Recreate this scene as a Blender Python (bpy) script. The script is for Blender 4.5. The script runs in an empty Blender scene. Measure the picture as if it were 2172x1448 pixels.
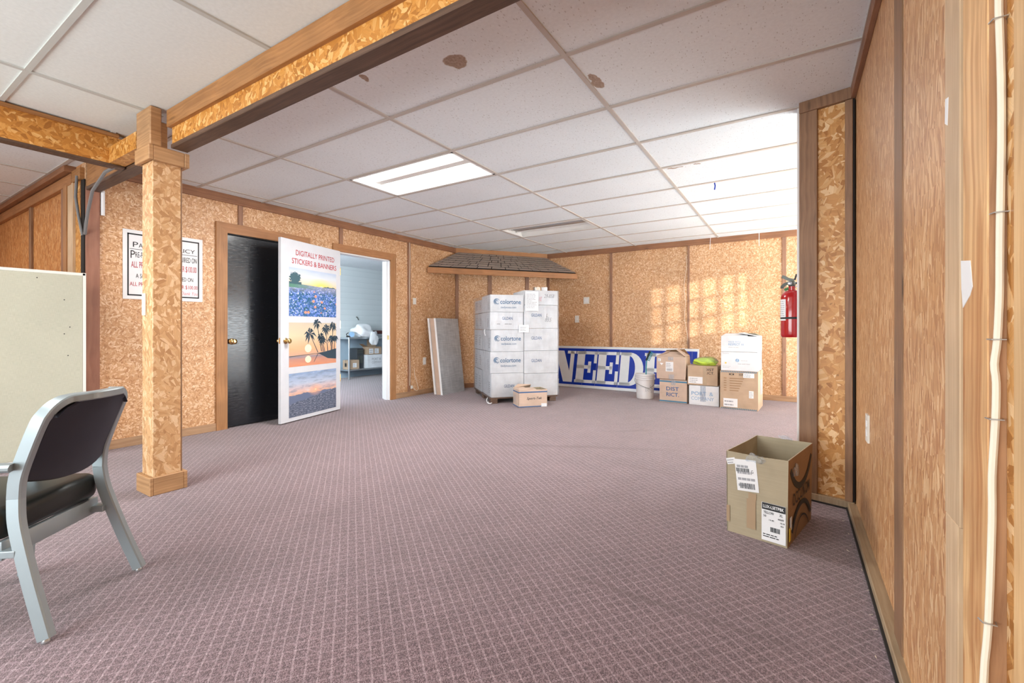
import bpy, bmesh, math, random
from mathutils import Vector, Matrix
random.seed(7)
R = math.radians
sc = bpy.context.scene
COL = sc.collection

# ------------------------------------------------------------------ node helpers
def newmat(name):
    m = bpy.data.materials.new(name); m.use_nodes = True
    nt = m.node_tree; b = nt.nodes['Principled BSDF']
    return m, nt, b
def N(nt, kind, **kw):
    n = nt.nodes.new(kind)
    for k, v in kw.items(): setattr(n, k, v)
    return n
def LK(nt, a, b): nt.links.new(a, b)
def setc(sock, c): sock.default_value = (c[0], c[1], c[2], 1)
def ramp(nt, fac, stops, interp='LINEAR'):
    r = N(nt, 'ShaderNodeValToRGB'); r.color_ramp.interpolation = interp
    e = r.color_ramp.elements
    while len(e) < len(stops): e.new(0.5)
    for i, (p, c) in enumerate(stops):
        e[i].position = p
        e[i].color = (c[0], c[1], c[2], 1) if not isinstance(c, (int, float)) else (c, c, c, 1)
    LK(nt, fac, r.inputs['Fac']); return r.outputs['Color']
def mix(nt, fac, a, b, mode='MIX'):
    m = N(nt, 'ShaderNodeMix', data_type='RGBA', blend_type=mode)
    for s, v in ((m.inputs[0], fac), (m.inputs[6], a), (m.inputs[7], b)):
        if isinstance(v, (int, float)): s.default_value = v
        elif isinstance(v, (tuple, list)): s.default_value = (v[0], v[1], v[2], 1)
        else: LK(nt, v, s)
    return m.outputs[2]
def M_(nt, op, a, b=0.0, c=None):
    m = N(nt, 'ShaderNodeMath', operation=op)
    for i, v in enumerate((a, b) if c is None else (a, b, c)):
        if isinstance(v, (int, float)): m.inputs[i].default_value = v
        else: LK(nt, v, m.inputs[i])
    return m.outputs[0]
def VM(nt, op, a, b):
    m = N(nt, 'ShaderNodeVectorMath', operation=op)
    for i, v in enumerate((a, b)):
        if isinstance(v, (tuple, list)): m.inputs[i].default_value = v
        else: LK(nt, v, m.inputs[i])
    return m.outputs[0]
def noise(nt, vec, scale, detail=2.0, rough=.5, out='Fac', dist=0.0):
    n = N(nt, 'ShaderNodeTexNoise'); n.inputs['Scale'].default_value = scale
    n.inputs['Detail'].default_value = detail; n.inputs['Roughness'].default_value = rough
    n.inputs['Distortion'].default_value = dist
    LK(nt, vec, n.inputs['Vector']); return n.outputs[out]
def voro(nt, vec, scale, out='Color', feature='F1', rnd=1.0):
    n = N(nt, 'ShaderNodeTexVoronoi', feature=feature); n.inputs['Scale'].default_value = scale
    n.inputs['Randomness'].default_value = rnd
    LK(nt, vec, n.inputs['Vector']); return n.outputs[out]
def uvvec(nt, perobj=True):
    u = N(nt, 'ShaderNodeTexCoord').outputs['UV']
    if perobj:
        o = N(nt, 'ShaderNodeObjectInfo').outputs['Random']
        u = VM(nt, 'ADD', u, VM(nt, 'SCALE', (1, 1, 0), (0, 0, 0)) if False else (0, 0, 0))
        c = N(nt, 'ShaderNodeCombineXYZ')
        LK(nt, M_(nt, 'MULTIPLY', o, 37.3), c.inputs[0]); LK(nt, M_(nt, 'MULTIPLY', o, 61.7), c.inputs[1])
        u = VM(nt, 'ADD', u, c.outputs[0])
    return u
def scaled(nt, v, s): return VM(nt, 'MULTIPLY', v, s)
def bump(nt, b, h, strength=.2, dist=.002):
    n = N(nt, 'ShaderNodeBump'); n.inputs['Strength'].default_value = strength
    n.inputs['Distance'].default_value = dist
    LK(nt, h, n.inputs['Height']); LK(nt, n.outputs['Normal'], b.inputs['Normal'])

def plain(name, c, rough=.6, metal=0.0, spec=.5, coat=0.0):
    m, nt, b = newmat(name); setc(b.inputs['Base Color'], c)
    b.inputs['Roughness'].default_value = rough; b.inputs['Metallic'].default_value = metal
    b.inputs['Specular IOR Level'].default_value = spec; b.inputs['Coat Weight'].default_value = coat
    # slight wear so that no surface is perfectly even
    v = N(nt, 'ShaderNodeTexCoord').outputs['Object']
    f = noise(nt, v, 9.0, 3.0)
    LK(nt, mix(nt, f, tuple(x * .93 for x in c), tuple(min(1, x * 1.06) for x in c)), b.inputs['Base Color'])
    return m

def osb(name, stops, base=0.0, spread=6.28, coarse=16, fx=22, fy=62, rough=.45, tint=.12, fine=1.0):
    m, nt, b = newmat(name); uv = uvvec(nt)
    outs = []
    for k in range(2):
        v = VM(nt, 'ADD', uv, (k * 13.7, k * 5.1, 0))
        vd = VM(nt, 'ADD', v, VM(nt, 'SCALE', (0, 0, 0), (0, 0, 0)) if False else (0, 0, 0))
        cc = N(nt, 'ShaderNodeSeparateColor'); LK(nt, voro(nt, vd, coarse * (1 + .35 * k)), cc.inputs[0])
        ang = M_(nt, 'MULTIPLY_ADD', M_(nt, 'SUBTRACT', cc.outputs[0], .5), spread, base)
        rot = N(nt, 'ShaderNodeVectorRotate', rotation_type='Z_AXIS')
        LK(nt, v, rot.inputs['Vector']); LK(nt, ang, rot.inputs['Angle'])
        s = scaled(nt, rot.outputs[0], (fx, fy, 1))
        c2 = N(nt, 'ShaderNodeSeparateColor'); LK(nt, voro(nt, s, 1.0), c2.inputs[0])
        grain = noise(nt, scaled(nt, rot.outputs[0], (18, 420 * fine, 1)), 1.0, 2.0)
        outs.append((c2.outputs[0], grain, c2.outputs[2], cc.outputs[1]))
    pick = M_(nt, 'GREATER_THAN', outs[0][2], .45)
    f = N(nt, 'ShaderNodeMix', data_type='FLOAT'); LK(nt, pick, f.inputs[0]); LK(nt, outs[0][0], f.inputs[2]); LK(nt, outs[1][0], f.inputs[3])
    g = N(nt, 'ShaderNodeMix', data_type='FLOAT'); LK(nt, pick, g.inputs[0]); LK(nt, outs[0][1], g.inputs[2]); LK(nt, outs[1][1], g.inputs[3])
    col = ramp(nt, f.outputs[0], stops)
    col = mix(nt, .30, col, ramp(nt, g.outputs[0], [(.30, .55), (.70, 1.25)]), 'MULTIPLY')
    big = noise(nt, uv, 1.6, 2.0)
    col = mix(nt, 1.0, col, ramp(nt, big, [(.3, 1 - tint), (.7, 1 + tint * .6)]), 'MULTIPLY')
    # sparse dark slivers
    dk = M_(nt, 'GREATER_THAN', noise(nt, scaled(nt, uv, (40, 40, 1)), 1.0, 1.0), .765)
    col = mix(nt, M_(nt, 'MULTIPLY', dk, .55), col, tuple(x * .45 for x in stops[0][1]))
    LK(nt, col, b.inputs['Base Color']); b.inputs['Roughness'].default_value = rough
    b.inputs['Specular IOR Level'].default_value = .4
    bump(nt, b, f.outputs[0], .25, .0015)
    return m

def wood(name, c1, c2, vertical=True, scale=1.0, rough=.55, knots=.0):
    m, nt, b = newmat(name); uv = uvvec(nt)
    s = (70 * scale, 2.2 * scale, 1) if vertical else (2.2 * scale, 70 * scale, 1)
    w = noise(nt, uv, 3.0, 2.0, out='Color')
    v = VM(nt, 'ADD', scaled(nt, uv, s), scaled(nt, w, (2.5, 2.5, 0)))
    n1 = noise(nt, v, 1.0, 4.0, .6)
    n2 = noise(nt, uv, 4.0, 2.0)
    col = ramp(nt, n1, [(.28, c2), (.62, c1)])
    col = mix(nt, 1.0, col, ramp(nt, n2, [(.25, .80), (.75, 1.10)]), 'MULTIPLY')
    if knots:
        k = voro(nt, scaled(nt, uv, (9, 2.2, 1) if vertical else (2.2, 9, 1)), 1.0, 'Distance')
        kk = ramp(nt, k, [(.05, 1.0), (.11, 0.0)])
        col = mix(nt, M_(nt, 'MULTIPLY', kk, knots), col, tuple(x * .3 for x in c2))
    LK(nt, col, b.inputs['Base Color']); b.inputs['Roughness'].default_value = rough
    bump(nt, b, n1, .15, .001)
    return m

# ------------------------------------------------------------------ materials
MAT = {}
OSB_ST = [(.0, (.43, .205, .085)), (.28, (.56, .298, .138)), (.65, (.65, .380, .198)), (1.0, (.82, .59, .39))]
MAT['osb'] = osb('osb_fine', OSB_ST, coarse=26, fx=30, fy=85)
MAT['osb_big'] = osb('osb_large_flakes', [(.0, (.40, .165, .040)), (.28, (.55, .260, .078)), (.65, (.65, .345, .120)), (1.0, (.85, .60, .34))], coarse=15, fx=17, fy=42)
MAT['osb_beam'] = osb('osb_beam', [(.0, (.38, .145, .024)), (.32, (.53, .220, .040)), (.7, (.63, .290, .062)), (1.0, (.80, .48, .18))], coarse=16, fx=17, fy=50)
MAT['osb_post'] = osb('osb_post', [(.0, (.46, .235, .098)), (.3, (.58, .320, .142)), (.65, (.65, .385, .188)), (1.0, (.79, .55, .33))], base=1.57, spread=2.4, coarse=15, fx=15, fy=52)
MAT['osb_streak'] = osb('osb_streaky', [(.0, (.43, .200, .088)), (.35, (.54, .280, .125)), (.7, (.62, .350, .165)), (1.0, (.76, .51, .29))], base=1.57, spread=.55, coarse=9, fx=16, fy=95, tint=.1)
MAT['osb_orange'] = osb('osb_orange_streaky', [(.0, (.36, .125, .035)), (.35, (.52, .215, .065)), (.7, (.60, .28, .095)), (1.0, (.72, .42, .19))], base=1.57, spread=.7, coarse=10, fx=16, fy=90, tint=.1)
MAT['trim_h'] = wood('trim_board', (.33, .148, .068), (.20, .082, .038), False, knots=.5)
MAT['trim_v'] = wood('batten_brown', (.33, .170, .100), (.21, .100, .058), True, knots=.5)
MAT['casing_v'] = wood('casing_upright', (.44, .215, .085), (.30, .130, .047), True)
MAT['casing_h'] = wood('casing_head', (.44, .205, .080), (.30, .125, .045), False)
MAT['beamwood'] = wood('beam_timber', (.42, .200, .070), (.27, .115, .036), False, knots=.4)
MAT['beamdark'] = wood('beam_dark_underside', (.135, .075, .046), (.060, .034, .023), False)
MAT['postwood'] = wood('post_blocks', (.50, .285, .135), (.33, .170, .072), False, knots=.6)
MAT['plank_grey'] = wood('plank_weathered', (.64, .46, .29), (.50, .33, .19), True)
MAT['stud'] = wood('stud_orange', (.82, .52, .25), (.42, .150, .036), True, scale=.62, knots=.8)
MAT['recess'] = wood('recess_board', (.48, .255, .125), (.30, .140, .065), True, knots=.6)
MAT['darkbark'] = wood('dark_bark_strip', (.30, .155, .080), (.12, .058, .030), True, scale=.5)
MAT['batten_dk'] = wood('batten_walnut', (.30, .165, .088), (.19, .098, .052), True, knots=.7)
MAT['pine'] = wood('pine_plank', (.72, .47, .235), (.56, .32, .14), True)
MAT['sill'] = wood('sill_plate', (.40, .30, .19), (.28, .19, .11), True)
MAT['base'] = wood('baseboard_wood', (.46, .285, .160), (.31, .170, .090), False)
MAT['black_gap'] = plain('dark_gap', (.018, .014, .012), .9)
MAT['redpost'] = wood('corner_board_brown', (.36, .165, .105), (.27, .112, .068), True, scale=.5)
MAT['pallet'] = wood('pallet_wood', (.21, .135, .095), (.11, .065, .045), False)

def carpet():
    m, nt, b = newmat('carpet_plum_grid')
    g = N(nt, 'ShaderNodeNewGeometry').outputs['Position']
    rt = N(nt, 'ShaderNodeVectorRotate', rotation_type='Z_AXIS'); LK(nt, g, rt.inputs['Vector']); rt.inputs['Angle'].default_value = R(-51.9)
    sp = N(nt, 'ShaderNodeSeparateXYZ'); LK(nt, rt.outputs[0], sp.inputs[0])
    wob = noise(nt, g, 14.0, 2.0)
    px, py = .0366, .0380
    def line(c, p, w, amp):
        t = M_(nt, 'FRACT', M_(nt, 'DIVIDE', M_(nt, 'ADD', c, M_(nt, 'MULTIPLY', wob, amp)), p))
        d = M_(nt, 'ABSOLUTE', M_(nt, 'SUBTRACT', t, .5))
        return ramp(nt, d, [(0.0, 1.0), (w, .75), (w * 2.0, 0.0)])
    lx = line(sp.outputs[0], px, .055, .006)
    ly = line(sp.outputs[1], py, .050, .006)
    gq = scaled(nt, rt.outputs[0], (1.25, .85, 0)); loops = voro(nt, gq, 300.0, 'Color')
    lsep = N(nt, 'ShaderNodeSeparateColor'); LK(nt, loops, lsep.inputs[0])
    dist = voro(nt, gq, 300.0, 'Distance')
    col = ramp(nt, lsep.outputs[0], [(.0, (.070, .041, .049)), (.5, (.152, .096, .111)), (1.0, (.300, .205, .230))])
    mk = M_(nt, 'MINIMUM', M_(nt, 'ADD', M_(nt, 'MULTIPLY', lx, .60), M_(nt, 'MULTIPLY', ly, .40)), 1.0)
    mk = M_(nt, 'MULTIPLY', mk, M_(nt, 'MULTIPLY_ADD', lsep.outputs[1], 1.0, .12))
    col = mix(nt, mk, col, (.50, .380, .410))
    big = noise(nt, g, .9, 3.0); mid = noise(nt, g, 5.0, 3.0)
    col = mix(nt, 1.0, col, ramp(nt, big, [(.3, .90), (.7, 1.08)]), 'MULTIPLY')
    col = mix(nt, 1.0, col, ramp(nt, mid, [(.25, .90), (.75, 1.08)]), 'MULTIPLY')
    # worn dark scuff lines
    def scuff(cx, cy, rx, ry, rot, s):
        q = VM(nt, 'SUBTRACT', g, (cx, cy, 0))
        w = N(nt, 'ShaderNodeVectorRotate', rotation_type='Z_AXIS'); LK(nt, q, w.inputs[0]); w.inputs['Angle'].default_value = rot
        q = VM(nt, 'ADD', scaled(nt, w.outputs[0], (1 / rx, 1 / ry, 0)), scaled(nt, VM(nt, 'SUBTRACT', noise(nt, g, 3.5, 3.0, out='Color'), (.5, .5, .5)), (.2, 1.6, 0)))
        d = N(nt, 'ShaderNodeVectorMath', operation='LENGTH'); LK(nt, q, d.inputs[0])
        return M_(nt, 'MULTIPLY', ramp(nt, d.outputs['Value'], [(.3, 1.0), (1.0, 0.0)]), s)
    for a in ((-1.55, 3.48, 1.1, .055, -.43, .42), (-1.34, 4.32, .32, .055, -.65, .42), (-.40, 1.66, .60, .022, .0, .45), (-.90, 3.20, .35, .05, .1, .25)):
        col = mix(nt, scuff(*a), col, (.095, .058, .062))
    LK(nt, col, b.inputs['Base Color']); b.inputs['Roughness'].default_value = .95
    b.inputs['Specular IOR Level'].default_value = .15
    b.inputs['Sheen Weight'].default_value = .35; b.inputs['Sheen Roughness'].default_value = .5
    h = M_(nt, 'ADD', M_(nt, 'MULTIPLY', M_(nt, 'SUBTRACT', 1.0, dist), 1.0), M_(nt, 'MULTIPLY', mk, .8))
    bump(nt, b, h, .5, .003)
    return m
MAT['carpet'] = carpet()

def tile_mat(name, dots=True, base=(.81, .86, .885)):
    m, nt, b = newmat(name)
    g = N(nt, 'ShaderNodeNewGeometry').outputs['Position']
    q = scaled(nt, g, (1, .45, 1))
    v1 = voro(nt, q, 92.0, 'Distance'); rc = N(nt, 'ShaderNodeSeparateColor'); LK(nt, voro(nt, q, 92.0), rc.inputs[0])
    dot = M_(nt, 'MULTIPLY', M_(nt, 'LESS_THAN', v1, M_(nt, 'MULTIPLY', rc.outputs[0], .30)), M_(nt, 'GREATER_THAN', rc.outputs[1], .25))
    col = mix(nt, M_(nt, 'MULTIPLY', dot, .45 if dots else .0), base, (.40, .39, .38))
    n = noise(nt, g, 60.0, 3.0)
    col = mix(nt, 1.0, col, ramp(nt, n, [(.3, .955), (.7, 1.02)]), 'MULTIPLY')
    col = mix(nt, 1.0, col, ramp(nt, noise(nt, g, 1.3, 2.0), [(.3, .965), (.7, 1.02)]), 'MULTIPLY')
    nd = VM(nt, 'SUBTRACT', noise(nt, g, 16.0, 4.0, out='Color'), (.5, .5, .5))
    nf = noise(nt, g, 90.0, 3.0)
    for (cx, cy, rx, ry) in ((-1.43, 1.735, .070, .060), (-.905, 2.28, .030, .085), (-1.935, 1.59, .022, .035), (-.84, 3.862, .075, .016), (-.67, 3.868, .03, .010)):
        d = VM(nt, 'ADD', VM(nt, 'SUBTRACT', g, (cx, cy, 2.333)), scaled(nt, nd, (.06, .06, 0)))
        L = N(nt, 'ShaderNodeVectorMath', operation='LENGTH'); LK(nt, scaled(nt, d, (1 / rx, 1 / ry, 0)), L.inputs[0])
        f = ramp(nt, L.outputs['Value'], [(.88, 1.0), (.98, 0.0)])
        col = mix(nt, f, col, ramp(nt, nf, [(.3, (.30, .215, .165)), (.7, (.47, .37, .30))]))
    LK(nt, col, b.inputs['Base Color']); b.inputs['Roughness'].default_value = .9
    b.inputs['Specular IOR Level'].default_value = .2
    bump(nt, b, n, .12, .002)
    return m
MAT['tile'] = tile_mat('ceiling_tile')
MAT['tile_near'] = tile_mat('ceiling_tile_smooth', False, (.80, .845, .82))
MAT['tee'] = plain('ceiling_tee', (.52, .475, .43), .5)
MAT['tee_w'] = plain('ceiling_tee_white', (.56, .58, .55), .5)

MAT['bay_bounce'] = plain('pale_bounce_floor', (.66, .71, .74), .5)  # made-up pale floor that bounces light onto the ceiling
MAT['white_paint'] = plain('white_paint', (.80, .81, .82), .35)
MAT['door_white'] = plain('door_white_gloss', (.68, .71, .76), .30, spec=.5)
MAT['door_black'] = plain('door_black_gloss', (.010, .012, .016), .22, spec=.55)
def scratch_black():
    m = MAT['door_black']; nt = m.node_tree; b = nt.nodes['Principled BSDF']
    uv = uvvec(nt)
    n = noise(nt, scaled(nt, uv, (3, 14, 1)), 6.0, 5.0)
    LK(nt, ramp(nt, n, [(.35, .14), (.75, .30)]), b.inputs['Roughness'])
    bump(nt, b, noise(nt, uv, 6.0, 2.0), .05, .002)
scratch_black()
MAT['brass'] = plain('brass', (.72, .52, .22), .22, 1.0)
MAT['steel'] = plain('galvanised_steel', (.55, .58, .60), .35, .9)
MAT['alu'] = plain('painted_aluminium', (.31, .365, .39), .40, .35)
MAT['navy'] = plain('navy_vinyl', (.018, .020, .034), .62)
MAT['black_vinyl'] = plain('black_vinyl', (.011, .013, .011), .34, spec=.4)
MAT['rubber'] = plain('black_rubber', (.02, .02, .02), .7)
MAT['plate'] = plain('switch_plate', (.78, .77, .72), .4)
MAT['cable_grey'] = plain('cable_grey', (.20, .20, .20), .5)
MAT['cable_white'] = plain('cable_white', (.80, .73, .60), .5)
MAT['string'] = plain('string_pale', (.70, .60, .48), .7)
MAT['red'] = plain('extinguisher_red', (.42, .005, .007), .18, coat=.6)
MAT['green'] = plain('green_plastic', (.08, .30, .12), .4)
MAT['darkmetal'] = plain('dark_metal', (.10, .11, .10), .4, .6)
MAT['black'] = plain('black_ink', (.015, .016, .018), .6)
MAT['ink_grey'] = plain('grey_ink', (.36, .37, .40), .7)
MAT['ink_dark'] = plain('dark_grey_ink', (.085, .09, .10), .7)
MAT['ink_faint'] = plain('faint_ink', (.55, .57, .60), .7)
MAT['ink_red'] = plain('red_ink', (.46, .025, .038), .6)
MAT['ink_pink'] = plain('pink_ink', (.70, .25, .28), .6)
MAT['ink_blue'] = plain('carton_blue_ink', (.035, .115, .28), .6)
MAT['ink_teal'] = plain('carton_teal_ink', (.040, .155, .31), .6)
MAT['ink_light'] = plain('carton_light_blue_ink', (.25, .42, .62), .6)
MAT['paper'] = plain('paper_white', (.82, .83, .85), .6)
MAT['sign_white'] = plain('sign_white', (.76, .79, .82), .4)
MAT['sign_blue'] = plain('sign_blue', (.003, .030, .34), .4, spec=.25)
MAT['tape'] = plain('packing_tape_tan', (.42, .30, .19), .25)
MAT['tape_teal'] = plain('teal_tape', (.060, .20, .32), .35)
MAT['bucket'] = plain('bucket_white', (.78, .78, .80), .38)
MAT['teal'] = plain('teal_plastic', (.02, .32, .42), .4)
MAT['yellow'] = plain('yellow_tag', (.75, .50, .02), .5)
MAT['pc'] = plain('computer_case_dark', (.045, .050, .058), .45)
MAT['roll'] = plain('brown_roll', (.10, .025, .018), .5)
MAT['fabric'] = None
def cardboard(name, c):
    m, nt, b = newmat(name); uv = uvvec(nt)
    n = noise(nt, scaled(nt, uv, (4, 160, 1)), 1.0, 2.0); n2 = noise(nt, uv, 7.0, 3.0)
    col = mix(nt, 1.0, c, ramp(nt, n, [(.3, .955), (.7, 1.03)]), 'MULTIPLY')
    col = mix(nt, 1.0, col, ramp(nt, n2, [(.3, .90), (.7, 1.05)]), 'MULTIPLY')
    LK(nt, col, b.inputs['Base Color']); b.inputs['Roughness'].default_value = .75
    b.inputs['Specular IOR Level'].default_value = .25
    bump(nt, b, n2, .25, .004); return m
MAT['card'] = cardboard('cardboard_brown', (.50, .365, .255))
MAT['card_olive'] = cardboard('cardboard_olive', (.43, .365, .255))
MAT['card_pink'] = cardboard('cardboard_pinkish', (.58, .44, .35))
MAT['card_in'] = cardboard('cardboard_inside', (.44, .385, .275))
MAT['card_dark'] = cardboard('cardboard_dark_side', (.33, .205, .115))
MAT['card_white'] = cardboard('cardboard_white', (.76, .785, .82))
def fabric_panel():
    m, nt, b = newmat('partition_fabric'); uv = uvvec(nt)
    a = noise(nt, scaled(nt, uv, (900, 30, 1)), 1.0, 2.0); c = noise(nt, scaled(nt, uv, (30, 900, 1)), 1.0, 2.0)
    w = M_(nt, 'MULTIPLY', M_(nt, 'ADD', a, c), .5)
    col = ramp(nt, w, [(.3, (.40, .40, .318)), (.7, (.545, .545, .445))])
    col = mix(nt, 1.0, col, ramp(nt, noise(nt, uv, 2.0, 2.0), [(.3, .95), (.7, 1.04)]), 'MULTIPLY')
    LK(nt, col, b.inputs['Base Color']); b.inputs['Roughness'].default_value = .95
    bump(nt, b, w, .3, .001); return m
MAT['fabric'] = fabric_panel()
def foil():
    m, nt, b = newmat('brushed_foil_face'); uv = uvvec(nt)
    n = noise(nt, scaled(nt, uv, (5, 60, 1)), 1.0, 4.0, .6); n2 = noise(nt, scaled(nt, uv, (60, 4, 1)), 1.0, 3.0); n3 = noise(nt, uv, 3.0, 3.0)
    w = M_(nt, 'MULTIPLY', M_(nt, 'ADD', M_(nt, 'ADD', n, n2), n3), .3333)
    LK(nt, ramp(nt, w, [(.36, (.34, .355, .37)), (.62, (.66, .68, .69))]), b.inputs['Base Color'])
    b.inputs['Metallic'].default_value = .25; b.inputs['Roughness'].default_value = .40
    bump(nt, b, w, .3, .004); return m
MAT['foil'] = foil()
def shingle():
    m, nt, b = newmat('shingle_taupe'); uv = uvvec(nt)
    n = noise(nt, uv, 160.0, 2.0); n2 = noise(nt, uv, 5.0, 2.0)
    col = mix(nt, 1.0, ramp(nt, n, [(.3, (.30, .235, .195)), (.7, (.47, .385, .330))]), ramp(nt, n2, [(.3, .9), (.7, 1.08)]), 'MULTIPLY')
    LK(nt, col, b.inputs['Base Color']); b.inputs['Roughness'].default_value = .9; bump(nt, b, n, .3, .002); return m
MAT['shingle'] = shingle()
def film(name, opac=.10, rough=.12, tint=(.95, .97, 1.0)):
    m, nt, b = newmat(name); nt.nodes.remove(b)
    o = nt.nodes['Material Output']
    tr = N(nt, 'ShaderNodeBsdfTransparent'); setc(tr.inputs[0], tint)
    gl = N(nt, 'ShaderNodeBsdfGlossy'); gl.inputs['Roughness'].default_value = rough; setc(gl.inputs[0], (.95, .97, 1))
    df = N(nt, 'ShaderNodeBsdfDiffuse'); setc(df.inputs[0], (.82, .86, .90))
    g = N(nt, 'ShaderNodeNewGeometry').outputs['Position']
    n = noise(nt, scaled(nt, g, (9, 9, 2.5)), 3.0, 4.0, .65, dist=1.2)
    bp = N(nt, 'ShaderNodeBump'); bp.inputs['Strength'].default_value = .8; bp.inputs['Distance'].default_value = .02
    LK(nt, n, bp.inputs['Height']); LK(nt, bp.outputs[0], gl.inputs['Normal'])
    m1 = N(nt, 'ShaderNodeMixShader'); LK(nt, ramp(nt, n, [(.35, opac * .4), (.75, opac * 1.9)]), m1.inputs[0]); LK(nt, tr.outputs[0], m1.inputs[1]); LK(nt, df.outputs[0], m1.inputs[2])
    fr = N(nt, 'ShaderNodeFresnel'); fr.inputs[0].default_value = 1.25; LK(nt, bp.outputs[0], fr.inputs['Normal'])
    m2 = N(nt, 'ShaderNodeMixShader'); LK(nt, fr.outputs[0], m2.inputs[0]); LK(nt, m1.outputs[0], m2.inputs[1]); LK(nt, gl.outputs[0], m2.inputs[2])
    LK(nt, m2.outputs[0], o.inputs[0]); return m
MAT['wrap'] = film('stretch_film', .030, .28, tint=(.995, .998, 1.0))
MAT['cleartape'] = film('clear_tape', .16, .1)
MAT['polybag'] = film('clear_poly_bag', .12)
MAT['whitebag'] = plain('white_plastic_bag', (.84, .86, .88), .30)
MAT['neon'] = plain('neon_yellow_cloth', (.60, .82, .10), .8)
def emit(name, c, s):
    m, nt, b = newmat(name); setc(b.inputs['Base Color'], (.9, .9, .9)); setc(b.inputs['Emission Color'], c); b.inputs['Emission Strength'].default_value = s
    return m
MAT['tube_on'] = emit('fluorescent_tube_lit', (1, .985, .95), 9.0)
MAT['reflector'] = plain('troffer_white_enamel', (.86, .86, .84), .35)
MAT['tube_off'] = plain('fluorescent_tube_off', (.80, .80, .78), .3)
def siding():
    m, nt, b = newmat('storage_white_siding')
    g = N(nt, 'ShaderNodeNewGeometry').outputs['Position']; s = N(nt, 'ShaderNodeSeparateXYZ'); LK(nt, g, s.inputs[0])
    t = M_(nt, 'FRACT', M_(nt, 'DIVIDE', s.outputs[2], .115))
    col = ramp(nt, t, [(.0, (.50, .56, .58)), (.06, (.66, .72, .735)), (1.0, (.68, .74, .755))])
    LK(nt, col, b.inputs['Base Color']); b.inputs['Roughness'].default_value = .4; bump(nt, b, t, .3, .01); return m
MAT['siding'] = siding()
MAT['siding_low'] = plain('storage_wall_blue', (.42, .55, .66), .4)

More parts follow.
